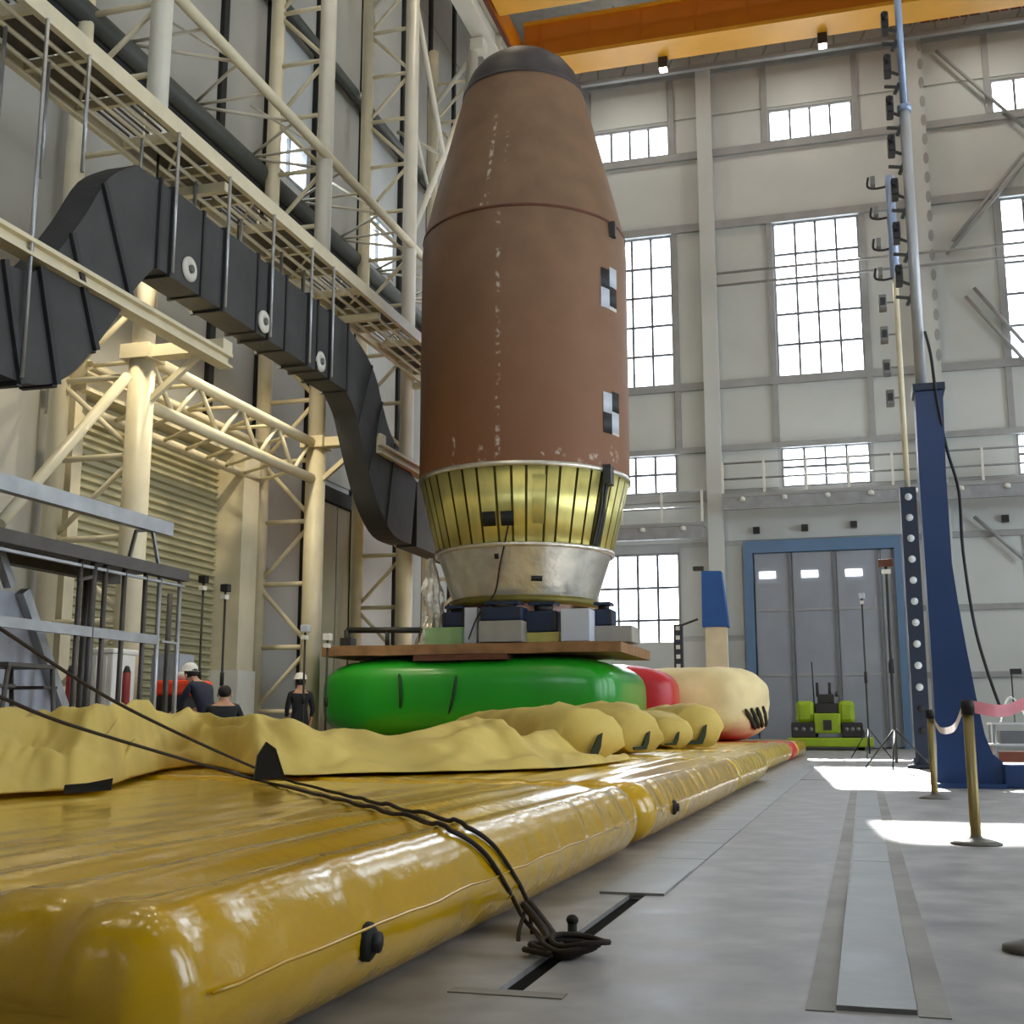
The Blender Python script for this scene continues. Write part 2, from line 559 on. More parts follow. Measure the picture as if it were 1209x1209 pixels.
# thin service pipes crossing the wall and diagonal braces
for z in (17.75, 18.25):
    tube([(-4.7, YB - .75, z), (15, YB - .75, z)], .055).build('pipe', 'girt', wall_back)
for a, b in (((1125, 285), (1209, 180)), ((1118, 300), (1209, 192)), ((1105, 60), (1209, 150)), ((1150, 340), (1209, 405)), ((1140, 350), (1209, 425)), ((1150, 610), (1209, 660))):
    tube([P(*a, Y=YB - .3), P(*b, Y=YB - .3)], .07).build('brace', 'girt', wall_back)
# lattice beam near the top
for z in (26.9, 27.9):
    box((-13.2, YB - 1.2, z - .09), (15.2, YB - 1.0, z + .09)).build('lattice_chord', 'girt', wall_back)
for k in range(30):
    x = -13 + .94 * k
    bar((x, YB - 1.1, 26.9), (x + (.47 if k % 2 else 0), YB - 1.1, 27.9), .07).build('lattice_web', 'girt', wall_back)
# loudspeaker-dark fixtures over the door
for px, py in ((893, 626), (950, 623), (1008, 619), (1187, 612)):
    q = P(px, py, Y=YB - .2)
    box((q.x - .12, YB - .25, q.z - .12), (q.x + .12, YB, q.z + .12)).build('fixture', 'dark_metal', wall_back)

def window_y(n, a, b, c, d, nc, nr, Y, label, fw=.09):
    """window in a wall facing -Y"""
    w = struct_root('window_%d' % n, ((a + b) / 2, Y + .1, c), label)
    f = MB()
    f.box((a, Y + .02, c), (a + fw, Y + .16, d)).box((b - fw, Y + .02, c), (b, Y + .16, d))
    f.box((a + fw, Y + .02, c), (b - fw, Y + .16, c + fw)).box((a + fw, Y + .02, d - fw), (b - fw, Y + .16, d))
    f.build('window_frame', 'frame_grey', w)
    pw, ph = (b - a - 2 * fw) / nc, (d - c - 2 * fw) / nr
    for i in range(1, nc):
        x = a + fw + pw * i
        box((x - .045, Y + .02, c + fw), (x + .045, Y + .14, d - fw)).build('mullion', 'mullion', w)
    for j in range(1, nr):
        z = c + fw + ph * j
        box((a + fw, Y + .03, z - .045), (b - fw, Y + .13, z + .045)).build('transom', 'mullion', w)
    p0 = None
    for i in range(nc):
        for j in range(nr):
            x, z = a + fw + pw * i, c + fw + ph * j
            if p0 is None:
                p0 = MB().add([(x + .03, Y + .08, z + .03), (x + pw - .03, Y + .08, z + .03), (x + pw - .03, Y + .08, z + ph - .03), (x + .03, Y + .08, z + ph - .03)], [(0, 1, 2, 3)]).build('pane', 'glass', w)
            else:
                place(p0, w, (pw * i, 0, ph * j))
    portal((a + b) / 2, Y + .32, (c + d) / 2, b - a, d - c, (math.pi / 2, 0, 0))
    return w
def portal(x, y, z, sx, sy, rot):
    l = bpy.data.lights.new('daylight_portal', 'AREA')
    l.shape = 'RECTANGLE'
    l.size, l.size_y = sx, sy
    l.cycles.is_portal = True
    o = bpy.data.objects.new('daylight_portal', l)
    COL.objects.link(o)
    o.location = (x, y, z)
    o.rotation_euler = rot
names = ['left', 'middle', 'right']
for k, (a, b, c, d, nc, nr) in enumerate(WIN):
    if k < 9:
        lab = ('tall gridded window of the %s bay in the end wall', 'shallow top window of the %s bay under the crane', 'low wide window behind the gallery rail in the %s bay')[k % 3] % names[k // 3]
    else:
        lab = 'gridded ground level window behind the rocket stage support'
    window_y(k + 1, a, b, c, d, nc, nr, YB, lab)

# sliding door
door = struct_root('door_1', (-1.2, YB - .3, 0), 'tall grey sliding door in the end wall with blue head frame')
box((-4.06, YB - .42, 0), (-3.72, YB - .05, 7.65)).build('door_jamb', 'door_blue', door)
box((1.36, YB - .42, 0), (1.62, YB - .05, 7.65)).build('door_jamb', 'door_blue', door)
box((-3.72, YB - .42, 7.2), (1.36, YB - .05, 7.65)).build('door_head', 'door_blue', door)
xs = [-3.7, -2.32, -0.72, 0.86, 1.34]
for a, b in zip(xs, xs[1:]):
    leaf = box((a + .04, YB - .3, 0.03), (b - .04, YB - .1, 7.18)).build('door_leaf', 'door_grey', door)
    box((a + .04, YB - .33, 2.6), (b - .04, YB - .3, 2.68)).build('rail', 'girt', leaf)
    box((a + .04, YB - .33, 5.0), (b - .04, YB - .3, 5.08)).build('rail', 'girt', leaf)
    box((b - .1, YB - .36, 0.05), (b + .02, YB - .3, 7.15)).build('stile', 'mullion', leaf)
for px in (906, 956, 1008):
    q = P(px, 679 - (px - 906) * .03, Y=YB - .33)
    box((q.x - .3, YB - .35, q.z - .13), (q.x + .3, YB - .31, q.z + .13)).build('lit_window', 'lit_pane', door)

# gallery on the end wall: right run and a lower left run
def gallery(x0, x1, z, label):
    g = thing('gallery', label, 'gallery', ((x0 + x1) / 2, YB - .9, z - .6))
    box((x0, YB - 1.3, z - .14), (x1, YB - .55, z)).build('deck', 'girt', g)
    box((x0, YB - 1.36, z - .62), (x1, YB - 1.22, z - .16)).build('edge_beam', 'frame_grey', g)
    for dz in (.55, 1.15):
        tube([(x0, YB - 1.3, z + dz), (x1, YB - 1.3, z + dz)], .04).build('handrail', 'frame_grey', g)
    n = max(2, int((x1 - x0) / 1.5))
    p0 = None
    for k in range(n + 1):
        x = x0 + .05 + (x1 - x0 - .1) * k / n
        if p0 is None:
            x00 = x
            p0 = box((x - .045, YB - 1.35, z), (x + .045, YB - 1.25, z + 1.2)).build('baluster', 'white_paint', g)
        else:
            place(p0, g, (x - x00, 0, 0))
    for k in range(n):
        x = x0 + (x1 - x0) * (k + .5) / n
        MB().lathe([(0, -.12), (.12, -.12), (.1, .02), (0, .06)], (x, YB - 1.36, z - .2), 10).build('lamp_head', 'white_paint', g)
    return g
gallery(-4.7, 15.2, 9.35, 'grey gallery with handrail running above the sliding door')
gallery(-13.1, -5.4, 8.35, 'lower gallery with handrail left of the wall column')

# ---- left wall with dark posts between tall panels
LW = [(25.0, 27.0, 14.5, 15.7), (30.7, 33.1, 14.4, 15.9)]
us = [YF - .3, YB + .3] + [q for h in LW for q in h[:2]]
vs = [0, ZC] + [q for h in LW for q in h[2:]]
mb = MB()
for u0, u1, v0, v1 in cells(us, vs, LW):
    mb.box((XL - .3, u0, v0), (XL, u1, v1))
wall_left = struct(mb.build('wall_left', 'wall_base'), 'tall side wall of pale vertical panels')
gy = [YF, -4.5, -1.2, 2, 5, 8, 11, 14.2, 17.45, 20.0, 22.42, 24.6, 27.3, 30.3, 33.5, 36, 38.5, 41, 43.5, 46]
zrows = [0.1, 7.2, 13.0, 19.0, 25.0, 28.9]
for y0, y1 in zip(gy, gy[1:]):
    for z0, z1 in zip(zrows, zrows[1:]):
        if any(a < y1 and b > y0 and c < z1 and d > z0 for a, b, c, d in LW) or (z0 < 1 and 17 < (y0 + y1) / 2 < 24) or (z0 < 1 and 27 < y0 < 29):
            continue
        box((XL, y0 + .16, z0 + .02), (XL + .06, y1 - .16, z1 - .02)).build('panel', 'left_panel', wall_left)
for y in gy[1:-1]:
    z0 = 6.9 if 18 < y < 23 else 0
    box((XL, y - .11, z0), (XL + .14, y + .11, 28.9)).build('gap_post', 'dark_gap', wall_left)
for n, (a, b, c, d) in enumerate(LW):
    w = struct_root('window_%d' % (11 + n), (XL - .1, (a + b) / 2, c), ('small bright window high on the side wall beside the second lattice column', 'small bright window high on the side wall near the rocket nose')[n])
    f = MB()
    f.box((XL - .12, a, c), (XL + .02, a + .08, d)).box((XL - .12, b - .08, c), (XL + .02, b, d)).box((XL - .12, a, c), (XL + .02, b, c + .08)).box((XL - .12, a, d - .08), (XL + .02, b, d))
    f.build('window_frame', 'frame_grey', w)
    m_ = (a + b) / 2
    box((XL - .1, m_ - .03, c), (XL, m_ + .03, d)).build('mullion', 'mullion', w)
    for (e, g) in ((a + .08, m_ - .03), (m_ + .03, b - .08)):
        MB().add([(XL - .05, e, c + .08), (XL - .05, g, c + .08), (XL - .05, g, d - .08), (XL - .05, e, d - .08)], [(0, 1, 2, 3)]).build('pane', 'glass', w)
    portal(XL - .32, m_, (c + d) / 2, d - c, b - a, (0, -math.pi / 2, 0))

# ---- right wall (out of view): guessed windows added for side light; front wall, ceiling
ADDED_RWIN = [(a, a + 4.2, 2.2, 13.5) for a in (4, 12, 20, 28, 36)]
us = [YF - .3, YB + .3] + [q for h in ADDED_RWIN for q in h[:2]]
mb = MB()
for u0, u1, v0, v1 in cells(us, [0, ZC, 2.2, 13.5], ADDED_RWIN):
    mb.box((XR, u0, v0), (XR + .3, u1, v1))
struct(mb.build('wall_right', 'wall_panel'), 'pale side wall with added tall windows')
for n, (a, b, c, d) in enumerate(ADDED_RWIN):
    w = struct_root('window_%d' % (13 + n), (XR + .1, (a + b) / 2, c), 'added tall window of the right side wall, bay %s from the near end' % ('one', 'two', 'three', 'four', 'five')[n])
    f = MB()
    f.box((XR, a, c), (XR + .14, a + .1, d)).box((XR, b - .1, c), (XR + .14, b, d)).box((XR, a, c), (XR + .14, b, c + .1)).box((XR, a, d - .1), (XR + .14, b, d))
    f.build('window_frame', 'frame_grey', w)
    for k in range(1, 4):
        y = a + (b - a) * k / 4
        box((XR + .03, y - .03, c), (XR + .11, y + .03, d)).build('mullion', 'mullion', w)
    for k in range(1, 7):
        z = c + (d - c) * k / 7
        box((XR + .04, a, z - .03), (XR + .1, b, z + .03)).build('transom', 'mullion', w)
    MB().add([(XR + .07, a, c), (XR + .07, b, c), (XR + .07, b, d), (XR + .07, a, d)], [(0, 1, 2, 3)]).build('pane', 'glass', w)
    portal(XR + .32, (a + b) / 2, (c + d) / 2, d - c, b - a, (0, math.pi / 2, 0))
ADDED_FWIN = [(a, a + 3.3, 12.0, 20.0) for a in (-9.8, -2.5, 5.8)]  # guessed windows behind the camera, added for frontal fill
mb = MB()
for u0, u1, v0, v1 in cells([XL - .3, XR + .3] + [q for h in ADDED_FWIN for q in h[:2]], [0, ZC, 12.0, 20.0], ADDED_FWIN):
    mb.box((u0, YF - .3, v0), (u1, YF, v1))
struct(mb.build('wall_front', 'wall_panel'), 'near end wall behind the viewer with added tall windows')
for n, (a, b, c, d) in enumerate(ADDED_FWIN):
    w = struct_root('window_%d' % (18 + n), ((a + b) / 2, YF - .1, c), 'added tall window of the near end wall, %s of three' % ('left', 'middle', 'right')[n])
    f = MB()
    f.box((a, YF - .14, c), (a + .1, YF, d)).box((b - .1, YF - .14, c), (b, YF, d)).box((a, YF - .14, c), (b, YF, c + .1)).box((a, YF - .14, d - .1), (b, YF, d))
    f.build('window_frame', 'frame_grey', w)
    for k in range(1, 4):
        x = a + (b - a) * k / 4
        box((x - .03, YF - .11, c), (x + .03, YF - .03, d)).build('mullion', 'mullion', w)
    MB().add([(a, YF - .07, c), (b, YF - .07, c), (b, YF - .07, d), (a, YF - .07, d)], [(0, 1, 2, 3)]).build('pane', 'glass', w)
    portal((a + b) / 2, YF - .32, (c + d) / 2, b - a, d - c, (-math.pi / 2, 0, 0))
ceiling = struct(box((XL - .3, YF - .3, ZC), (XR + .3, YB + .3, ZC + .3)).build('ceiling', 'ceiling_sheet'), 'sheet metal roof underside')
for y in range(-5, 46, 5):
    box((XL, y - .12, ZC - .6), (XR, y + .12, ZC)).build('rafter', 'cream_pipe', ceiling)

# ---- high-bay lamps under the roof: guessed grid added for brightness, far-left one seen
ldata = bpy.data.lights.new('lamp_light', 'AREA')
ldata.shape = 'DISK'
ldata.size = 0.9
ldata.energy = LAMP_W
ldata.color = (1.0, 0.95, 0.86)
warm = ldata.copy()
warm.color = (1.0, 0.86, 0.62)
warm.energy = LAMP_W * 1.7
lamp_root = None
spots = [(x, y) for y in (3, 12, 21, 30, 43) for x in (-9.5, -2.5, 4.5, 11.5)]
place_words = {-9.5: 'nearest the lattice column wall', -2.5: 'left of the hall centre line', 4.5: 'right of the hall centre line', 11.5: 'nearest the right wall'}
row_words = {3: 'first', 12: 'second', 21: 'third', 30: 'fourth', 43: 'fifth'}
meshes = {}
for x, y in spots:
    lp = thing('high_bay_lamp', 'round high-bay ceiling lamp of the mostly added fill grid, in the %s row, %s' % (row_words[y], place_words[x]), 'ceiling lamp', (x + (1.3 if y == 43 else 0), y, 26.9), 'high-bay lamps under the roof')
    if not meshes:
        meshes['h'] = MB().lathe([(.15, 1.0), (.2, .55), (.55, .1), (.5, .1)], (x, y, 26.9), 20).build('housing', 'white_paint', lp)
        meshes['r'] = tube([(x, y, 27.85), (x, y, 28.98)], .03).build('hanging_rod', 'galv', lp)
        meshes['d'] = MB().lathe([(.48, .12), (0, .12)], (x, y, 26.9), 20).build('diffuser', 'lamp_glow', lp)
    else:
        for k in meshes:
            place(meshes[k], lp, (0, 0, 0))
    lo = bpy.data.objects.new('lamp_light', warm if x < -5 and y < 40 else ldata)
    COL.objects.link(lo)
    lo.parent = lp
    lo.location = (0, 0, 0.05)

# ================================================================== LEFT STEELWORK
CXF = -11.4   # front pipes of the lattice columns
COLS = [('first', 17.05, -13.0), ('second', 23.85, -12.72), ('third', 29.35, -12.75), ('fourth', 34.8, -12.75), ('fifth', 40.4, -12.75)]
where = ['behind the metal platform', 'left of the green cushion', 'just left of the rocket stage', 'hidden low behind the rocket stage', 'farthest toward the end wall']
for i, (w_, y, xb) in enumerate(COLS):
    c = thing('lattice_column', 'cream tubular lattice column %s' % where[i], 'column', (CXF, y, 0), 'lattice columns along the side wall')
    ztop = 23.0
    tube([(CXF, y, 0), (CXF, y, 7.0)], .22, 20).build('lower_pipe', 'cream_steel', c)
    tube([(CXF, y, 7.0), (CXF, y, ztop)], .19, 20).build('upper_pipe', 'cream_pipe', c)
    tube([(xb, y, 0), (xb, y, ztop)], .17, 16).build('back_pipe', 'cream_steel', c)
    MB().lathe([(0, 0), (.36, 0), (.36, .06), (.24, .06), (.24, .3)], (CXF, y, 0), 16).build('foot_plate', 'cream_steel', c)
    z, k = 1.1, 0
    while z < ztop - .5:
        tube([(CXF, y, z), (xb, y, z)], .055).build('strut', 'cream_steel', c)
        z2 = z + 1.38
        if z2 < ztop:
            pq = ((CXF, y, z), (xb, y, z2)) if k % 2 else ((xb, y, z), (CXF, y, z2))
            tube(pq, .05).build('diagonal', 'cream_steel', c)
        z, k = z2, k + 1
    # cantilever bracket carrying the low monorail
    if i < 3:
        bar((CXF + .15, y, 6.98), (-9.8, y, 6.98), .3, .2).build('bracket', 'cream_steel', c)
        box((CXF - .27, y - .27, 6.85), (CXF + .27, y + .27, 7.1)).build('cap_plate', 'cream_steel', c)
        bar((CXF + .1, y, 6.1), (-10.3, y, 6.9), .1).build('bracket_brace', 'cream_steel', c)

# low beams along the bracket tips
for (y0, y1, z0, lab) in ((9.0, 17.2, 6.76, 'cream cantilevered runway beam passing in front of the dark duct elbow'), (23.7, 29.4, 6.76, 'cream runway beam between green cushion column and rocket stage')):
    o = thing('runway_beam', lab, 'beam', (-9.9, (y0 + y1) / 2, z0 - .11))
    box((-10.02, y0, z0 + .06), (-9.78, y1, z0 + .12)).build('top_flange', 'cream_steel', o)
    box((-9.93, y0, z0 - .08), (-9.87, y1, z0 + .06)).build('web', 'cream_steel', o)
    box((-10.02, y0, z0 - .12), (-9.78, y1, z0 - .08)).build('bottom_flange', 'cream_steel', o)
# diagonal knee brace of the first column
tag(tube([P(150, 445, X=-11.2), P(40, 572, X=-11.2), P(0, 618, X=-11.2)], .09, 10).build('knee_brace', 'cream_steel'), 'sloping cream tube brace left of the first lattice column', 'brace')

# portal truss over the roller shutter
t = thing('portal_truss', 'cream lattice girder over the roller shutter between two columns', 'truss', (CXF, 20.45, 6.0))
for z, r in ((6.95, .11), (6.15, .11)):
    tube([(CXF, 17.27, z), (CXF, 23.63, z)], r, 12).build('chord', 'cream_steel', t)
    tube([(-12.6, 17.27, z), (-12.6, 23.63, z)], r * .8, 10).build('rear_chord', 'cream_steel', t)
for k in range(8):
    y0 = 17.3 + .78 * k
    tube([(CXF, y0, 6.15 if k % 2 else 6.95), (CXF, y0 + .78, 6.95 if k % 2 else 6.15)], .045).build('web_diagonal', 'cream_steel', t)
    tube([(CXF, y0, 6.95), (-12.6, y0 + (.78 if k % 2 else 0), 6.95)], .04).build('lacing', 'cream_steel', t)
    tube([(CXF, y0, 6.15), (-12.6, y0 + .78, 6.15)], .04).build('lacing', 'cream_steel', t)

# upper rail truss along the columns
t = thing('horizontal_truss', 'long cream tube rail braced back to the side wall above the walkway', 'truss', (-12.2, 29, 13.7))
tube([(CXF + .1, 12, 13.8), (CXF + .1, 45.8, 13.8)], .11, 12).build('rail_tube', 'cream_steel', t)
for k in range(27):
    y0 = 12.2 + 1.24 * k
    a, b = (CXF + .1, y0, 13.8), (-13.1, y0 + 1.24, 13.8)
    if k % 2:
        a, b = (-13.1, y0, 13.8), (CXF + .1, y0 + 1.24, 13.8)
    tube([a, b], .035, 6).build('lacing', 'cream_pipe', t)
    if k % 2:
        tube([(CXF + .1, y0, 13.8), (-13.1, y0, 13.8)], .035, 6).build('tie', 'cream_pipe', t)
    if k % 3 == 0:
        tube([(CXF + .1, y0, 13.8), (-13.1, y0, 15.1)], .03, 6).build('stay', 'cream_pipe', t)
# dark wall girders
for z, r, lab in ((13.55, .3, 'thick dark grey tube girder running along the side wall panels, lower'), (18.55, .2, 'dark grey tube girder high on the side wall, upper')):
    o = thing('wall_girder', lab, 'girder', (-12.98 - (.1 if z > 15 else 0), 29, z - r))
    tube([(-12.98 - (.1 if z > 15 else 0), 12, z), (-12.98 - (.1 if z > 15 else 0), 45.9, z)], r * .78, 12).build('girder_tube', 'dark_girder', o)
    tube([(-13.1, 12, z - r * .95), (-13.1, 45.9, z - r * .95)], r * .35, 8).build('under_pipe', 'dark_gap', o)

# vertical X bracing between the third, fourth and fifth columns
for (ya, yb, lab) in ((29.35, 34.8, 'crossed cream tube bracing left of the rocket nose'), (34.8, 40.4, 'crossed cream tube bracing beyond the rocket nose'), (40.4, 45.2, 'crossed cream tube bracing next to the end wall')):
    o = thing('cross_bracing', lab, 'bracing', (CXF, (ya + yb) / 2, 13.9))
    for z0, z1 in ((14.0, 21.6),):
        tube([(CXF, ya, z0), (CXF, yb, z1)], .09, 10).build('brace', 'cream_pipe', o)
        tube([(CXF, ya, z1), (CXF, yb, z0)], .09, 10).build('brace', 'cream_pipe', o)
        tube([(CXF, (ya + yb) / 2, (z0 + z1) / 2), (-12.9, (ya + yb) / 2, (z0 + z1) / 2 + 1)], .06, 8).build('stay', 'cream_pipe', o)
        tube([(CXF, ya, 17.8), (-12.8, yb, 17.8)], .05, 8).build('stay', 'cream_pipe', o)
# crane runway girder on the columns
g = thing('crane_runway', 'deep cream crane runway girder along the top of the lattice columns', 'girder', (-11.0, 18, 23.1))
box((-11.35, YF + .2, 23.2), (-10.75, YB - .7, 23.3)).build('bottom_flange', 'cream_pipe', g)
box((-11.15, YF + .2, 23.3), (-10.95, YB - .7, 24.1)).build('web', 'cream_pipe', g)
box((-11.35, YF + .2, 24.1), (-10.75, YB - .7, 24.2)).build('top_flange', 'cream_pipe', g)
box((-11.1, YF + .2, 24.2), (-11.0, YB - .7, 24.33)).build('rail', 'dark_girder', g)
for k in range(18):
    y = -6 + 3 * k
    box((-11.33, y - .03, 23.3), (-10.77, y + .03, 24.1)).build('stiffener', 'cream_pipe', g)
for (w_, y, xb) in COLS:
    bar((CXF, y, 22.95), (-10.95, y, 22.95), .5, .4).build('bearing', 'cream_pipe', g)
    tube([(-11.0, y, 23.1), (-12.75, y, 21.0)], .08).build('knee', 'cream_pipe', g)
g = thing('crane_runway', 'pale crane runway girder along the right side of the hall', 'girder', (13.2, 18, 23.2))
box((12.9, YF + .2, 23.2), (13.5, YB - .7, 23.3)).build('bottom_flange', 'cream_pipe', g)
box((13.1, YF + .2, 23.3), (13.3, YB - .7, 24.1)).build('web', 'cream_pipe', g)
box((12.9, YF + .2, 24.1), (13.5, YB - .7, 24.33)).build('top_flange', 'cream_pipe', g)
for y in (4, 12, 20, 28, 36, 44):
    box((12.95, y - .25, 0), (13.45, y + .25, 23.2)).build('support_post', 'cream_pipe', g)

# walkway seen from below
wk = thing('walkway', 'long cream steel walkway hung above the dark duct', 'walkway', (-10.5, 20, 9.9))
WZ = 10.05
for x in (-9.9, -11.06):
    box((x - .05, 6, WZ - .13), (x + .05, 33, WZ + .13)).build('edge_beam', 'cream_steel', wk)
for x in (-10.2, -10.5, -10.8):
    tube([(x, 6, WZ - .1), (x, 33, WZ - .1)], .035, 8).build('stringer', 'cream_steel', wk)
k = 0
y = 6.0
while y < 32.9:
    box((-11.0, y - .04, WZ - .1), (-9.95, y + .04, WZ + .04)).build('cross_bar', 'cream_steel', wk)
    if k % 3 != 1:
        box((-11.0, y + .06, WZ + .05), (-9.95, y + 1.14, WZ + .08)).build('deck_plate', 'galv_dark', wk)
    else:
        gb = MB()
        for q in range(9):
            gb.box((-11.0 + .117 * q, y + .06, WZ + .05), (-10.97 + .117 * q, y + 1.14, WZ + .08))
        gb.build('deck_grating', 'galv_dark', wk)
    if k % 2 == 0:
        tube([(-9.92, y, WZ - .05), (-11.0, y + 1.2, WZ - .05)], .025, 6).build('diagonal', 'cream_steel', wk)
    y += 1.2
    k += 1
for dz in (.55, 1.1):
    tube([(-11.06, 6, WZ + dz), (-11.06, 33, WZ + dz)], .025, 6).build('guard_rail', 'cream_steel', wk)
for k in range(14):
    yy = 6.2 + 2 * k
    tube([(-11.06, yy, WZ + .1), (-11.06, yy, WZ + 1.1)], .025, 6).build('guard_post', 'cream_steel', wk)
for (w_, y, xb) in COLS[:3]:
    bar((CXF, y, WZ - .25), (-9.95, y, WZ - .25), .14, .16).build('support_bracket', 'cream_steel', wk)

# small guessed flood lamps added under the walkway to brighten wall and columns
fld = bpy.data.lights.new('fill_light', 'AREA')
fld.shape = 'DISK'
fld.size = .25
fld.energy = 105.0
fld.color = (1.0, .86, .6)
for y, lab in ((16.2, 'small added fill lamp under the walkway behind the first duct port'), (18.9, 'small added fill lamp under the walkway in front of the roller shutter'), (21.6, 'small added fill lamp under the walkway near the second lattice column')):
    fl_ = thing('flood_lamp', lab, 'lamp', (-10.75, y, 8.4), 'added fill lamps under the walkway')
    tube([(-10.75, y, 8.68), (-10.75, y, WZ + .055)], .02, 6).build('stem', 'dark_metal', fl_)
    MB().lathe([(.0, .3), (.08, .28), (.15, .05), (.14, .05)], (-10.75, y, 8.4), 14).build('shade', 'dark_metal', fl_)
    MB().lathe([(.13, .07), (0, .06)], (-10.75, y, 8.4), 14).build('lens', 'lamp_glow', fl_)
    lo = bpy.data.objects.new('fill_light', fld)
    COL.objects.link(lo)
    lo.parent = fl_
    lo.location = (0, 0, 0.03)

# big dark duct: side profile in the Y-Z plane, extruded across
def sweep_profile(pairs, x0, x1):
    """pairs: list of ((y,z) lower, (y,z) upper)"""
    mb = MB()
    vs = []
    for (a, b) in pairs:
        vs += [(x0, a[0], a[1]), (x1, a[0], a[1]), (x1, b[0], b[1]), (x0, b[0], b[1])]
    fs = []
    for i in range(len(pairs) - 1):
        o, q = 4 * i, 4 * i + 4
        for k in range(4):
            k2 = (k + 1) % 4
            fs.append((o + k, o + k2, q + k2, q + k))
    n = 4 * (len(pairs) - 1)
    fs += [(3, 2, 1, 0), (n, n + 1, n + 2, n + 3)]
    return mb.add(vs, fs)
duct = thing('ventilation_duct', 'large dark grey rectangular duct hanging below the walkway with double bends', 'duct', (-10.4, 18, 4.88))
DX0, DX1 = -10.42, -9.9
DB, DL = 7.6, 5.02
sweep_profile([((6.5, DL), (6.5, 6.42)), ((12.2, DL), (11.75, 6.42))], DX0, DX1).build('duct_section', 'duct', duct)
lo = smooth_path([(12.2, DL, 0), (12.75, 5.14, 0), (13.3, 5.5, 0), (14.0, 6.35, 0), (14.5, 7.05, 0), (15.0, DB, 0)], 4)
up = smooth_path([(11.75, 6.42, 0), (12.3, 6.5, 0), (12.75, 6.95, 0), (13.25, 7.65, 0), (13.75, 8.45, 0), (14.4, 8.95, 0)], 4)
for i in range(0, 20, 5):
    sweep_profile([((lo[k].x, lo[k].y), (up[k].x, up[k].y)) for k in range(i, i + 6)], DX0, DX1).build('elbow_gore', 'duct', duct)
    a, b = lo[i], up[i]
    d = Vector((b.x - a.x, b.y - a.y))
    bar((DX1 + .03, a.x - d.x * .02, a.y - d.y * .02), (DX1 + .03, b.x + d.x * .02, b.y + d.y * .02), .06, .09).build('gore_flange', 'duct_flange', duct)
    bar((DX0, a.x, a.y - .03), (DX1, a.x, a.y - .03), .09, .06).build('gore_flange', 'duct_flange', duct)
fl = [15.0, 15.35, 16.25, 16.95, 18.1, 18.55, 19.2, 20.15, 20.55, 21.15, 22.0]
for i, (y0, y1) in enumerate(zip(fl, fl[1:])):
    q = .02 if i % 2 else 0
    box((DX0, y0 + .02, DB - q), (DX1 + q, y1 - .02, 8.97 + q)).build('duct_section', 'duct', duct)
sweep_profile([((15.0, DB), (14.4, 8.95)), ((15.02, DB), (15.02, 8.97))], DX0, DX1).build('duct_section', 'duct', duct)
for y in fl:
    o = 0.05
    f = MB()
    f.box((DX0 - o, y - .03, DB - o), (DX1 + o, y + .03, DB)).box((DX0 - o, y - .03, 8.97), (DX1 + o, y + .03, 8.97 + o))
    f.box((DX1, y - .03, DB), (DX1 + o, y + .03, 8.97)).box((DX0 - o, y - .03, DB), (DX0, y + .03, 8.97))
    f.build('flange', 'duct_flange', duct)
def DP(*q):
    return [Vector((P(x, y, X=DX1).y, P(x, y, X=DX1).z, 0)) for x, y in q]
lo = smooth_path([Vector((22.0, DB, 0))] + DP((419, 485), (426, 515), (435, 555), (448, 600), (465, 632)) + [Vector((25.9, 4.95, 0))], 4)
up = smooth_path([Vector((22.0, 8.97, 0))] + DP((432, 418), (444, 446), (451, 475), (460, 508), (474, 540)) + [Vector((26.2, 6.5, 0))], 4)
for i in range(0, 24, 6):
    sweep_profile([((lo[k].x, lo[k].y), (up[k].x, up[k].y)) for k in range(i, i + 7)], DX0, DX1).build('elbow_gore', 'duct', duct)
    if i:
        bar((DX1 + .015, lo[i].x, lo[i].y), (DX1 + .015, up[i].x, up[i].y), .03, .05).build('gore_flange', 'duct_flange', duct)
box((DX0, 26.25, 4.95), (DX1, 32.5, 6.5)).build('duct_section', 'duct', duct)
for px, py in ((223, 318), (311, 380), (378, 427)):
    q = P(px, py, X=DX1 + .03)
    pm = MB()
    pm.lathe([(.2, 0), (.2, .03), (.08, .045), (.08, .0), (0, .0)], (0, 0, 0), 20)
    for v in pm.v:
        v.x, v.y, v.z = DX1 + .03 + v.z, q.y + v.x, q.z + v.y
    pt = pm.build('port_cover', 'port_white', duct)
    hm = MB()
    hm.lathe([(.065, .0), (.065, .05), (0, .05)], (0, 0, 0), 12)
    for v in hm.v:
        v.x, v.y, v.z = DX1 + .05 + v.z, q.y + v.x, q.z + v.y
    hm.build('port_knob', 'base_grey', pt)
for y in (11.2, 12.15, 13.05, 15.35, 16.95, 18.55, 20.15, 21.15):
    zt = 5.05 if y < 13 else (8.2 if y < 14 else 7.62)
    for x in (DX1 + .07, DX0 - .07):
        tube([(x, y, zt), (x, y, WZ - .12)], .028, 6).build('hanger_rod', 'galv', duct)

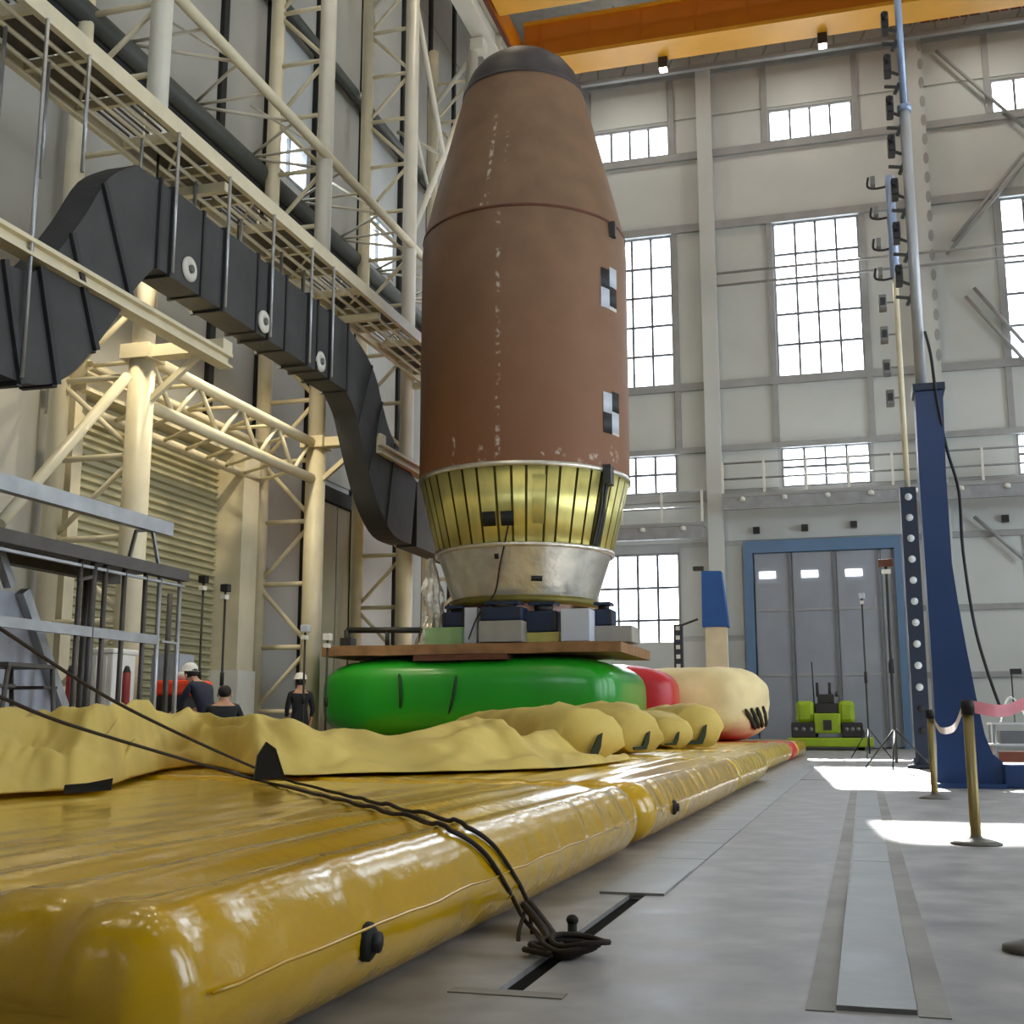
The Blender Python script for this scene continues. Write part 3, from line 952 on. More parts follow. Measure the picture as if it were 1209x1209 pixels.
# roller shutter and its jambs
sh = thing('roller_shutter', 'closed ribbed roller shutter door between the lattice columns', 'shutter', (-13.2, 20.6, 0))
sm = MB()
prof = []
z = 0.0
while z < 6.75:
    prof += [(-13.22, z), (-13.14, z + .03), (-13.14, z + .09), (-13.22, z + .12)]
    z += .15
vs = [(x, y, z) for (x, z) in prof for y in (17.75, 23.05)]
sm.add(vs, [(2 * i, 2 * i + 1, 2 * i + 3, 2 * i + 2) for i in range(len(prof) - 1)])
tag(sm.build('slat_curtain', 'shutter', sh), kind='stuff')
box((-13.4, 17.5, 6.6), (-12.8, 23.2, 7.15)).build('shutter_box', 'cream_steel', sh)
box((-13.35, 17.5, 0), (-13.0, 17.78, 6.6)).build('guide_rail', 'cream_steel', sh)
jm = thing('door_pier', 'flat cream door pier with its lit lower part coloured white, right of the roller shutter', 'pier', (-12.85, 22.95, 0))
box((-13.3, 22.75, 1.95), (-12.55, 23.45, 6.6)).build('pier_body', 'cream_steel', jm)
box((-13.3, 22.72, 0), (-12.5, 23.48, 1.95)).build('lit_lower_part', 'white_paint', jm)  # brighter lit lower part of the pier, put in as white colour
# olive door
dr = struct_root('door_2', (-13.3, 28.9, 0), 'tall olive panel door with dark frame between the lattice columns')
for a, b in ((27.4, 28.2), (28.25, 29.05), (29.1, 29.9)):
    box((-13.36, a, 0.03), (-13.22, b, 6.55)).build('door_leaf', 'olive_door', dr)
f = MB()
box((-13.38, 29.92, 0), (-13.1, 30.14, 6.8)).build('door_jamb', 'dark_gap', dr)
box((-13.38, 27.2, 6.57), (-13.1, 29.92, 6.95)).build('door_head', 'dark_gap', dr)

# ================================================================== CRANE
crane = thing('bridge_crane', 'orange double girder bridge crane spanning the hall under the roof', 'crane', (1.1, 37, 24.2))
for (y0, y1) in ((34.1, 35.15), (38.35, 39.4)):
    box((-10.6, y0, 24.39), (12.9, y1, 25.7)).build('girder_box', 'orange', crane)
    box((-10.6, y0 - .12, 24.25), (12.9, y1 + .12, 24.39)).build('bottom_flange', 'orange_light', crane)
    box((-10.6, y0 - .12, 25.7), (12.9, y1 + .12, 25.8)).build('top_flange', 'orange_light', crane)
    for k in range(13):
        x = -10 + 1.85 * k
        box((x - .02, y0 - .03, 24.39), (x + .02, y0, 25.7)).build('stiffener', 'orange', crane)
for x in (-11.05, 13.2):
    box((x - .35, 33.4, 24.34), (x + .35, 40.3, 25.2)).build('end_carriage', 'orange', crane)
for y in (35.8, 38.0):
    tube([(-10.4, y, 26.7), (12.7, y, 26.7)], .03, 6).build('guard_rail', 'rail_grey', crane)
box((-10.5, 35.3, 25.6), (12.8, 35.9, 25.65)).build('service_walkway', 'rail_grey', crane)
for px, py in ((783, 74), (971, 48)):
    q = P(px, py, Y=39.4)
    fl_ = box((q.x - .16, 39.25, 23.85), (q.x + .16, 39.55, 24.25)).build('flood_lamp', 'camera_black', crane)
    box((q.x - .13, 39.28, 23.78), (q.x + .13, 39.52, 23.85)).build('lamp_glass', 'lamp_glow', fl_)
x = P(1086, 14, Y=39.62).x
for k, wd in enumerate((.32, .2, .26, .3, .22, .34, 0, .3, .24, .34, .28, .3, .2)):
    if wd:
        box((x, 39.62, 24.26), (x + wd, 39.65, 24.38)).build('stencil_mark', 'dark_mark', crane)
    x += wd + .05 if wd else .25
# red festoon cable rail of the crane along the runway
tag(bar((-10.68, 20, 24.0), (-10.68, 45, 24.0), .08, .16).build('power_rail', 'dark_mark'), 'dark rust power rail along the runway girder beside the crane end', 'rail')

# ================================================================== ROCKET STAGE
RC = Vector((-6.915, 25.0, 0))
PROF = [(3.3, 1.52), (3.42, 1.55), (3.55, 1.60), (4.40, 1.88), (4.45, 1.90), (5.98, 2.27), (6.05, 2.31), (6.4, 2.31), (11.2, 2.31), (11.5, 2.29), (11.75, 2.245), (12.05, 2.17), (12.4, 2.09), (13.38, 1.84), (14.45, 1.57), (15.0, 1.43), (15.15, 1.39), (15.35, 1.35), (15.62, 1.24), (15.88, 1.05), (16.08, .8), (16.2, .5), (16.25, 0)]
def rad(z):
    return interp(PROF, z)
def on_rocket(px, py, off=0.0):
    d = ray(px, py).normalized()
    t = 18.0
    while t < 40:
        q = CAM + d * t
        if q.z > 3.2 and math.hypot(q.x - RC.x, q.y - RC.y) < rad(q.z) + off:
            return q
        t += 0.005
    raise ValueError((px, py))
def ang(q):
    return math.atan2(q.x - RC.x, -(q.y - RC.y))
def chalk(px, py0, py1, wid, k=1.0):
    a, b = on_rocket(px, py0), on_rocket(px, py1)
    return (ang(b), wid, b.z, a.z, k)
CHALK = [chalk(588, 248, 550, .028), chalk(573, 135, 246, .03), chalk(566, 235, 250, .06), chalk(597, 150, 200, .03, .8),
         chalk(536, 505, 552, .022), chalk(548, 535, 553, .06), chalk(570, 520, 552, .05, .8), chalk(640, 508, 553, .02), chalk(660, 526, 545, .07, .8), chalk(700, 530, 553, .10, .9), chalk(725, 525, 553, .1, .8), chalk(612, 545, 553, .3, .7), chalk(690, 540, 553, .16, 1.0), chalk(565, 100, 104, .12, .8), chalk(585, 97, 101, .1, .8)]
rocket_brown()
rk = thing('rocket_stage', 'tall brown rocket fairing with gold and silver lower skirt standing on supports', 'rocket', tuple(RC + Vector((0, 0, 3.3))))
def seg(z0, z1):
    zs = [z0] + [z for z, r in PROF if z0 < z < z1] + [z1]
    return zs
ogive_p = [(rad(z), z) for z in seg(11.56, 15.15)]
MATS['fairing_brown'].name = 'fairing_brown'
o = MB().lathe([(2.31, 6.05), (2.31, 8), (2.31, 10), (2.31, 11.2), (rad(11.54), 11.54)], RC, 96).build('fairing_barrel', 'fairing_brown', rk)
o2 = MB().lathe(ogive_p, RC, 96).build('fairing_ogive', 'fairing_brown', rk)
# put both on the same object space so the brown tone reads by height above the hall floor
for ob in (o, o2):
    ob.location = (0, 0, -3.3)
    for v in ob.data.vertices:
        v.co.z += 3.3
MB().lathe([(rad(11.52) - .03, 11.52), (rad(11.52) + .018, 11.52), (rad(11.58) + .018, 11.58), (rad(11.58) - .03, 11.58)], RC, 96).build('joint_band', 'board_dark', rk)
MB().lathe([(r, z) for z, r in PROF if z >= 15.15], RC, 64).build('nose_cap', 'dark_metal', rk)
MATS['nose'] = mat('nose', srgb(62, 56, 58), 0.5, 0.1, 0.1, 2)
rk_cap = [c for c in rk.children if c.name.startswith('nose_cap')][0]
rk_cap.data.materials[0] = MATS['nose']
MB().lathe([(1.36, 15.1), (1.43, 15.1), (1.42, 15.17), (1.36, 15.17)], RC, 64).build('cap_ring', 'nose', rk)
# gold skirt: separate longitudinal panels over a core
MB().lathe([(rad(4.45) - .03, 4.45), (rad(5.98) - .03, 5.98)], RC, 72).build('skirt_core', 'gold_rib', rk)
NP = 40
wobble = [random.uniform(.72, 1.28) for _ in range(NP)]
tot = sum(wobble)
a = 0.0
for k in range(NP):
    da = 2 * math.pi * wobble[k] / tot
    z0, z1 = 4.47, 5.97
    pan = MB().lathe([(rad(z0) - .02, z0), (rad(z0) + .02, z0), (rad(z1) + .02, z1), (rad(z1) - .02, z1)], RC, 4, a + .012, a + da - .012)
    pan.build('skirt_panel', 'gold', rk)
    a += da
MB().lathe([(2.26, 5.97), (2.325, 5.97), (2.325, 6.06), (2.28, 6.06)], RC, 96).build('upper_ring', 'silver', rk)
MB().lathe([(rad(z), z) for z in (3.42, 3.55, 3.95, 4.4)], RC, 72).build('lower_cone', 'silver', rk)
MB().lathe([(1.9, 4.38), (1.95, 4.38), (1.96, 4.46), (1.88, 4.46)], RC, 72).build('mid_ring', 'silver', rk)
MB().lathe([(1.42, 3.26), (1.58, 3.26), (1.6, 3.42), (1.5, 3.44), (1.42, 3.44)], RC, 72).build('base_ring', 'gold_rib', rk)
MB().lathe([(0, 3.3), (1.45, 3.3)], RC, 48).build('base_closure', 'dark_metal', rk)
# two checkered photo targets
def patch(px0, py0, px1, py1, off=.012):
    zs = (on_rocket(px0, py1).z, on_rocket(px0, py0).z)
    a0, a1 = ang(on_rocket(px0, (py0 + py1) / 2)), ang(on_rocket(px1, (py0 + py1) / 2))
    m = MB()
    m.lathe([(rad(zs[0]), zs[0]), (rad(zs[0]) + off, zs[0]), (rad(zs[1]) + off, zs[1]), (rad(zs[1]), zs[1])], RC, 4, a0, a1)
    return m
for (x0, x1, x2, y0, y1, y2, flip) in ((709, 719, 727, 315, 338, 361, 0), (712, 722, 730, 462, 486, 510, 1)):
    tg = patch(x0, y0, x2, y2, .008).build('photo_target', 'white_paint', rk)
    for (a_, b_, c_, d_, i) in ((x0, y0, x1, y1, 0), (x1, y0, x2, y1, 1), (x0, y1, x1, y2, 1), (x1, y1, x2, y2, 0)):
        patch(a_, b_, c_, d_, .014).build('target_square', 'black' if (i + flip) % 2 == 0 else 'white_box', tg)
for (x0, y0, x1, y1) in ((571, 605, 586, 622), (592, 604, 607, 621)):
    patch(x0, y0, x1, y1, .05).build('sensor_pad', 'black', rk)
patch(629, 560, 643, 618, .035).build('cover_strip', 'gold', rk)
patch(627, 680, 640, 686, .02).build('vent_slot', 'black', rk)
patch(584, 654, 589, 660, .02).build('vent_slot', 'black', rk)
pts = [on_rocket(x, y, .05) for x, y in ((600, 620), (597, 636), (590, 668), (584, 700))] + [Vector((-7.4, 23.2, 3.0)), Vector((-7.5, 22.9, 2.5))]
tube(smooth_path(pts), .016, 6).build('data_cable', 'black', rk)
# cable bundle hanging down the right flank
pts = []
for (px, py) in ((738, 560), (740, 580), (738, 600), (735, 625), (729, 650)):
    z = on_rocket(720, py).z
    a_ = math.radians(62)
    pts.append(Vector((RC.x + (rad(z) + .05) * math.sin(a_), RC.y - (rad(z) + .05) * math.cos(a_), z)))
for d_ in (0, .09, .18):
    tube(smooth_path([q + Vector((d_ * .3 + random.uniform(-.03, .03), d_, 0)) for q in pts]), .035, 6).build('cable_bundle', 'dark_metal', rk)
q = pts[0]
box((q.x - .04, q.y - .1, q.z - .25), (q.x + .12, q.y + .25, q.z + .15)).build('connector_box', 'dark_metal', rk)
z = 11.5
a_ = math.radians(70)
q = Vector((RC.x + rad(z) * math.sin(a_), RC.y - rad(z) * math.cos(a_), z))
box((q.x - .1, q.y - .08, z - .3), (q.x + .12, q.y + .1, z + .05)).build('lug', 'dark_metal', rk, bevel=.02)

# supports below the stage, standing on the boards
BZ = 2.44
def support(name, m, x0, x1, y0, y1, Y, dep, label, cat='support', z0=None):
    a_, b_ = P(x0, y1, Y=Y), P(x1, y0, Y=Y)
    za = BZ if z0 is None else z0
    o = box((a_.x, Y, za), (b_.x, Y + dep, max(b_.z, za + .1))).build(name, m, bevel=.015)
    return tag(o, label, cat)
support('packing_block', 'light_green_box', 501, 546, 740, 757, 23.5, .7, 'pale green packing block under the stage at the left', 'block')
support('packing_block', 'grey_box', 565, 616, 732, 757, 22.95, .6, 'grey rounded packing block below the dark blue jack', 'block')
support('packing_block', 'yellow_box', 620, 660, 746, 757, 23.3, .5, 'yellowish low packing block at the middle of the supports', 'block')
support('packing_block', 'white_box', 662, 696, 718, 757, 23.15, .5, 'tall pale grey packing box under the stage right of centre', 'box')
support('packing_block', 'grey_box', 700, 746, 738, 757, 23.6, .8, 'grey packing block at the right end of the boards', 'block')
support('packing_block', 'white_box', 548, 563, 717, 757, 23.2, .25, 'narrow white packing post left of the grey block', 'post')
def jack(x0, x1, y0, Y, z0, label):
    a_, b_ = P(x0, y0, Y=Y), P(x1, y0, Y=Y)
    cx, w_ = (a_.x + b_.x) / 2, b_.x - a_.x
    j = thing('jack_stand', label, 'jack', (cx, Y + .25, z0))
    box((cx - w_ / 2, Y, z0), (cx + w_ / 2, Y + .5, z0 + (3.26 - z0) * .7)).build('jack_body', 'rocket_blue', j, bevel=.03)
    tube([(cx, Y + .25, z0 + (3.26 - z0) * .65), (cx, Y + .25, 3.24)], w_ * .28, 14).build('jack_ram', 'dark_metal', j)
    box((cx - w_ * .4, Y + .02, 3.2), (cx + w_ * .4, Y + .48, 3.26)).build('jack_saddle', 'rocket_blue', j)
    for s in (-1, 1):
        box((cx + s * w_ * .42 - .03, Y - .04, z0 + .05), (cx + s * w_ * .42 + .03, Y, z0 + (3.26 - z0) * .6)).build('jack_rib', 'dark_metal', j)
g_top = lambda px, py, Y: P(px, py, Y=Y).z
jack(522, 548, 712, 23.62, g_top(523, 740, 23.5), 'dark blue jack on the pale green block')
jack(567, 616, 706, 23.0, g_top(590, 732, 22.95), 'wide dark blue jack on the grey rounded block')
jack(619, 658, 712, 23.35, g_top(640, 746, 23.3), 'dark blue jack at the middle above the yellowish block')
jack(698, 722, 710, 23.7, g_top(720, 738, 23.6), 'dark blue jack at the right end of the boards')
for k, (dx, dy) in enumerate(((-1.1, 1.0), (1.1, 1.0), (0, 1.45))):
    tag(box((RC.x + dx - .25, RC.y + dy - .25, BZ), (RC.x + dx + .25, RC.y + dy + .25, 3.26)).build('rear_support', 'rocket_blue', bevel=.02), 'dark blue support block hidden behind the stage, %s' % ('left', 'right', 'rear')[k], 'support')
# bunched clear plastic film at the left of the skirt
fm = MB()
N, Mm = 30, 18
vs = []
for j in range(Mm + 1):
    for i in range(N):
        t = 2 * math.pi * i / N
        zz = lerp(2.46, 4.35, j / Mm)
        c = Vector((interp([(2.46, -8.75), (3.3, -8.72), (4.35, -8.78)], zz), 24.2, zz))
        r = interp([(2.46, .34), (3.0, .2), (3.6, .22), (4.35, .05)], zz)
        r *= 1 + .55 * noise.noise(Vector((math.cos(t) * 2.2, math.sin(t) * 2.2, zz * 2.4)))
        vs.append(c + Vector((r * math.cos(t), r * math.sin(t), 0)))
fs = [(j * N + i, j * N + (i + 1) % N, (j + 1) * N + (i + 1) % N, (j + 1) * N + i) for j in range(Mm) for i in range(N)]
fm.add(vs, fs, False)
tag(fm.build('plastic_film', 'plastic_film'), 'bunched clear plastic film hanging left of the silver skirt', 'film')
# dark pipe frame standing on the boards at the left
fr = thing('pipe_frame', 'dark pipe barrier standing on the left end of the boards', 'barrier', (-9.9, 24.0, BZ))
a_ = P(410, 744, Y=24.0); b_ = P(497, 744, Y=24.0)
tube([(a_.x, 24.0, a_.z), (b_.x, 24.0, b_.z)], .065, 8).build('top_pipe', 'dark_metal', fr)
for x in (a_.x, lerp(a_.x, b_.x, .55), b_.x):
    tube([(x, 24.0, BZ), (x, 24.0, a_.z)], .07 if x == a_.x else .05, 8).build('leg', 'dark_metal', fr)
box((a_.x - .1, 23.85, BZ), (a_.x + .15, 24.15, BZ + .22)).build('foot', 'dark_metal', fr)

# boards on the green cushion
def board(poly_px, Y0, Y1, z0, z1, m, label):
    a_, b_ = poly_px
    x0, x1 = P(a_, 765, Y=Y0).x, P(b_, 765, Y=Y0).x
    n = 14
    vs = []
    for i in range(n + 1):
        x = lerp(x0, x1, i / n)
        s = .03 * noise.noise(Vector((x * .9, z0 * 5, 1.3)))
        for (y, z) in ((Y0 + s, z0), (Y1, z0), (Y1, z1), (Y0 + s, z1)):
            vs.append((x, y, z + s * .8))
    fs = []
    for i in range(n):
        o = 4 * i
        for k in range(4):
            fs.append((o + k, o + (k + 1) % 4, o + 4 + (k + 1) % 4, o + 4 + k))
    fs += [(3, 2, 1, 0), (4 * n, 4 * n + 1, 4 * n + 2, 4 * n + 3)]
    return tag(MB().add(vs, fs).build('plywood_board', m), label, 'board')
board((380, 733), 22.7, 26.0, 2.2, 2.40, 'board', 'long brown board lying on the green cushion under the stage')
board((488, 598), 22.62, 23.6, 2.08, 2.19, 'board_dark', 'dark brown board slipped between the long board and green cushion')

# ================================================================== CUSHIONS
def pillow(name, m, c, hs, e1, e2, parent=None, nu=64, nv=32, wob=0.0, seed=0.0, label=None):
    f = lambda w, e: math.copysign(abs(w) ** e, w)
    vs, fs = [], []
    for j in range(nv + 1):
        ph = -math.pi / 2 + math.pi * j / nv
        for i in range(nu):
            th = 2 * math.pi * i / nu
            q = Vector((c[0] + hs[0] * f(math.cos(ph), e1) * f(math.cos(th), e2), c[1] + hs[1] * f(math.cos(ph), e1) * f(math.sin(th), e2), c[2] + hs[2] * f(math.sin(ph), e1)))
            if wob:
                q += Vector((1, 1, 1)) * 0 + (q - Vector(c)) * (wob * noise.noise(q * 1.1 + Vector((seed, 0, 0))) + wob * .4 * noise.noise(q * 3.1))
                q.z = max(q.z, c[2] - hs[2])
            vs.append(q)
    for j in range(nv):
        for i in range(nu):
            i2 = (i + 1) % nu
            fs.append((j * nu + i, j * nu + i2, (j + 1) * nu + i2, (j + 1) * nu + i))
    return keep(name + m, MB().add(vs, fs, True)).build(name, m, parent, label)

MT = 0.43
gc = thing('inflatable_cushion', 'large green inflatable cushion carrying the rocket stage boards', 'cushion', (-7.3, 25.0, MT))
pillow('cushion_body', 'green', (-7.62, 24.75, (MT + 2.27) / 2), (3.13, 2.3, (2.2 - MT) / 2), .55, .3, gc)
for pts in (((471, 777), (472, 800), (473, 830), (472, 868)), ((542, 780), (538, 805), (533, 832), (524, 862))):
    q = [hit('cushion_bodygreen', x, y, .02) for (x, y) in pts]
    q = [w for w in q if w]
    tube(smooth_path(q), .03, 6).build('tie_strap', 'strap_dark', gc)
tag(pillow('inflatable_cushion', 'red', (-7.2, 28.05, (MT + 2.26) / 2), (3.1, .95, (2.2 - MT) / 2), .5, .4), 'red inflatable cushion squeezed behind the green one', 'cushion')
cb = thing('covered_cushion', 'big cream covered cushion bundle right of the red cushion', 'cushion', (-3.8, 30.6, MT))
pillow('cushion_body', 'cream_bag', (-4.05, 30.9, (MT + 2.25) / 2), (1.78, 1.9, (2.25 - MT) / 2), .62, .6, cb, wob=.06, seed=3.0)
for k in range(4):
    a_ = hit('cushion_bodycream_bag', 884 + 6 * k, 845 - k, .0)
    b_ = hit('cushion_bodycream_bag', 890 + 4.5 * k, 857 - k, .0)
    if a_ and b_:
        tube([a_ + (a_ - b_) * .6, a_, b_, b_ + (b_ - a_) * .3], [.03, .07, .07, .03], 8).build('strap_slot', 'strap_green', cb)

# ================================================================== MATTRESSES
def mattress(x0, x1, y0, y1, h, m, label, pitch=.30, end_wrinkle=1.0, seed=0.0):
    root = thing('inflatable_mattress', label, 'air mattress', ((x0 + x1) / 2, (y0 + y1) / 2, 0))
    a, b, zc, cx = (x1 - x0) / 2, h / 2, h / 2, (x0 + x1) / 2
    re = b * .9
    st = []
    ne = 9
    for k in range(ne + 1):
        ph = math.pi / 2 * k / ne
        st.append((y0 + re * (1 - math.sin(ph)) , re * (1 - math.cos(ph))))
    st = [(y0 + re * (1 - math.sin(math.pi / 2 * k / ne)), re * (1 - math.cos(math.pi / 2 * k / ne))) for k in range(ne + 1)]
    st.sort()
    mid = []
    ny = max(8, int((y1 - y0 - 2 * re) / .07))
    for k in range(1, ny):
        mid.append((lerp(y0 + re, y1 - re, k / ny), 0.0))
    end = [(y0 + y1 - yy, ins) for yy, ins in st][::-1]
    stations = st + mid + end
    nt = int((2 * a) / .045)
    ns = 14
    vs = []
    for (yy, ins) in stations:
        bb, aa = b - ins, a - ins
        loop = []
        xr = aa - bb
        for i in range(nt + 1):
            loop.append((xr - 2 * xr * i / nt, bb, 0, 1))
        for i in range(1, ns):
            t = math.pi / 2 + math.pi * i / ns
            loop.append((-xr + bb * math.cos(t), bb * math.sin(t), math.cos(t), math.sin(t)))
        for i in range(13):
            loop.append((-xr + 2 * xr * i / 12, -bb, 0, -1))
        for i in range(1, ns):
            t = -math.pi / 2 + math.pi * i / ns
            loop.append((xr + bb * math.cos(t), bb * math.sin(t), math.cos(t), math.sin(t)))
        de = min(yy - y0, y1 - yy)
        for (u, v, nx, nz) in loop:
            X = cx + u
            dr = x1 - X
            wt = max(0.0, nz) * (bb / b)
            amp = interp([(0, .06), (.65, .05), (1.0, .02), (1.6, .005), (9, .002)], dr) * min(1, de / .5 + .15)
            sw = math.sin(math.pi * (dr + .03) / pitch)
            off = amp * (math.sqrt(sw * sw + .03) - .8) * wt
            # gathers: folds running away from the end seams, and along the side wall
            g = math.exp(-max(0, de - .05) / .22) * end_wrinkle
            fold = noise.noise(Vector((X * 5.5 + seed, yy * 1.2, 2.1)))
            off += .05 * g * (-abs(fold) + .12) + .012 * g * noise.noise(Vector((X * 17, yy * 3, seed)))
            ny = math.sqrt(max(0.0, 1 - (1 - ins / re) ** 2))
            gat = (.12 * (.14 - abs(noise.noise(Vector((X * 4.6 + seed, v * 1.3, 6.3))))) + .02 * noise.noise(Vector((X * 11, v * 2, seed + 3)))) * end_wrinkle * ny * interp([(-b, .1), (-.05, .5), (.1, 1), (b, 1)], v)
            ysh = (-1 if yy < (y0 + y1) / 2 else 1) * gat
            if nx > .2:
                off += .045 * nx * (.12 - abs(noise.noise(Vector((yy * 5.0, v * 1.5, seed + 5)))))* (interp([(-b, .2), (0, .6), (b, 1)], v) * interp([(0, 1), (2, .9), (4, .35), (10, .3)], de))
                off += .007 * nx * noise.noise(Vector((yy * 14, v * 2.0, seed + 9)))
            off += .01 * noise.noise(Vector((X * 1.7, yy * 1.1, seed))) * wt
            vs.append(Vector((X + nx * off, yy + ysh, zc + v + nz * off)))
    L = len(loop)
    fs = []
    for j in range(len(stations) - 1):
        for i in range(L):
            fs.append((j * L + i, j * L + (i + 1) % L, (j + 1) * L + (i + 1) % L, (j + 1) * L + i))
    fs += [tuple(range(L))[::-1], tuple((len(stations) - 1) * L + i for i in range(L))]
    # lift so nothing sits under the floor
    lo_ = min(q.z for q in vs)
    for q in vs:
        q.z -= min(0, lo_) * max(0, 1 - q.z / h)
    keep(label, MB().add(vs, fs, True)).build('mattress_body', m, root)
    # side seam
    sp = []
    k = 0
    yy = y0 + re
    while yy < y1 - re:
        sp.append((x1 + .004 + .012 * noise.noise(Vector((yy * 4.5, 0, seed + 5))), yy, zc + .02 + .012 * noise.noise(Vector((yy * 2.5, 3, seed)))))
        yy += .12
    tube(sp, .0045, 6).build('side_seam', m, root)
    return root
XM = -1.38
m1 = mattress(-7.6, XM, 2.25, 7.86, MT, 'pvc', 'near yellow inflatable mattress filling the foreground', seed=1.0)
m2 = mattress(-7.6, XM - .01, 8.14, 14.3, MT, 'pvc', 'yellow inflatable mattress beyond the near one, with the tarp lying on it', end_wrinkle=.7, seed=11.0)
m3 = mattress(-7.6, XM - .02, 14.34, 18.75, MT, 'pvc_pale', 'short yellow inflatable mattress in front of the cushions', end_wrinkle=.6, seed=21.0)
m4 = mattress(-9.9, XM - .22, 19.05, 28.9, MT, 'pvc_pale', 'wide yellow inflatable mattress under the green cushion', end_wrinkle=.6, seed=31.0)
m5 = mattress(-9.9, XM - .2, 29.0, 30.9, MT, 'red', 'red inflatable mattress section under the cream bundle', end_wrinkle=.6, seed=41.0)
m6 = mattress(-9.9, XM - .2, 31.0, 35.4, MT, 'pvc', 'farthest yellow inflatable mattress nearest the lime vehicle', end_wrinkle=.6, seed=51.0)
for root, px, py in ((m1, 437, 1112), (m2, 797, 953)):
    q = P(px, py, X=XM + .0)
    vm = MB()
    vm.lathe([(.055, -.03), (.055, .02), (.035, .035), (0, .035)], (0, 0, 0), 14)
    for v in vm.v:
        v.x, v.y, v.z = XM - .02 + v.z, q.y + v.x, q.z + v.y
    vv = vm.build('air_valve', 'black_rubber', root)
    vk = MB().lathe([(.03, .03), (.03, .05), (0, .055)], (0, 0, 0), 10)
    for v in vk.v:
        v.x, v.y, v.z = XM - .02 + v.z, q.y + v.x, q.z + v.y
    vk.build('valve_cap', 'black', vv)

# ================================================================== TARP
FRONT = [(-90, 950), (0, 940), (60, 937), (110, 934), (150, 922), (200, 909), (250, 905), (300, 915), (345, 916), (420, 914), (520, 912), (600, 910), (650, 908), (700, 904), (745, 897)]
SIL = [(-100, 858), (0, 853), (60, 850), (120, 846), (150, 838), (175, 836), (200, 841), (250, 850), (300, 856), (340, 861), (400, 869), (470, 873), (520, 868), (560, 856), (585, 851), (598, 862), (606, 870), (640, 868), (660, 868), (700, 874), (760, 884)]
def tarp():
    root = thing('folded_tarp', 'long crumpled pale yellow tarp lying across the yellow mattresses', 'tarp', (-4, 8, MT))
    fp = smooth_path([Vector((x, y, 0)) for x, y in FRONT], 12)
    Wd = 22
    rows = []
    nrm = Vector((-.55, .83, 0)).normalized()
    for i, f in enumerate(fp):
        A = P(f.x, f.y, Z=MT + .015)
        wid = interp([(-90, 2.2), (150, 2.0), (340, 1.8), (700, 2.4)], f.x) 
        R = A + nrm * wid * .45
        for _ in range(3):
            px, py = proj((R.x, R.y, .8))
            R.z = P(px, interp(SIL, px), Y=R.y).z
        hr = max(.06, R.z - MT)
        B = A + nrm * wid
        row = []
        for k in range(Wd + 1):
            t = k / Wd
            q = A.lerp(B, t)
            s = i / len(fp) * 18
            ss = lambda e0, e1, x: (lambda u: u * u * (3 - 2 * u))(min(1.0, max(0.0, (x - e0) / (e1 - e0))))
            lip = interp([(-90, .42), (250, .36), (400, .2), (760, .16)], f.x)
            z = hr * (lip * ss(-.01, .07, t) + (1 - lip) * ss(.1, .45, t)) * (1 - ss(.6, 1.0, t))
            w_ = min(1, t / .05) * min(1, (1 - t) / .12) * min(1.1, hr / .3)
            u1, u2 = s * .5 + t * 1.7, t * 2.2 - s * .42
            warp = noise.noise(Vector((u1 * .7, u2 * .7, 2.0)))
            z += (.055 - .22 * abs(noise.noise(Vector((u1 + warp, u2, 4.0))))) * w_
            z += (.02 - .08 * abs(noise.noise(Vector((u1 * 1.9 - warp, u2 * 2.3, 9.0))))) * w_
            sh_ = .22 * noise.noise(Vector((s * .8, t * 1.5, 7))) * (1 - t)
            row.append(Vector((q.x - nrm.y * sh_ * 0 + nrm.x * sh_ * min(1, t * 6), q.y + nrm.y * sh_ * min(1, t * 6), MT + .012 + max(0.004, z))))
        rows.append(row)
    vs = [q for r in rows for q in r]
    n = Wd + 1
    fs = [(i * n + k, (i + 1) * n + k, (i + 1) * n + k + 1, i * n + k + 1) for i in range(len(rows) - 1) for k in range(Wd)]
    o = MB().add(vs, fs, True).build('tarp_cloth', 'tarp', root)
    sd_ = o.modifiers.new('thick', 'SOLIDIFY')
    sd_.thickness = .012
    sd_.offset = 1
    sb = o.modifiers.new('sub', 'SUBSURF')
    sb.levels = sb.render_levels = 1
    return root
tp = tarp()
q = P(105, 938, Z=MT + .03)
pa = MB().prism([P(74, 937, Y=q.y - .12), P(131, 933, Y=q.y + .02), P(133, 919, Y=q.y + .02), P(102, 925, Y=q.y - .05), P(76, 927, Y=q.y - .12)], (-.03, .05, 0))
pa.build('black_strap', 'black_rubber', tp)
q = P(318, 926, Z=MT + .01)
pad = MB().prism([P(300, 921, Y=q.y - .03), P(337, 919, Y=q.y - .03), P(326, 884, Y=q.y + .02), P(315, 876, Y=q.y + .04), P(304, 893, Y=q.y)], (-.07, .12, 0))
tag(pad.build('edge_protector', 'black_rubber'), 'black rubber rope guard standing on the mattress at the tarp edge', 'rope guard')

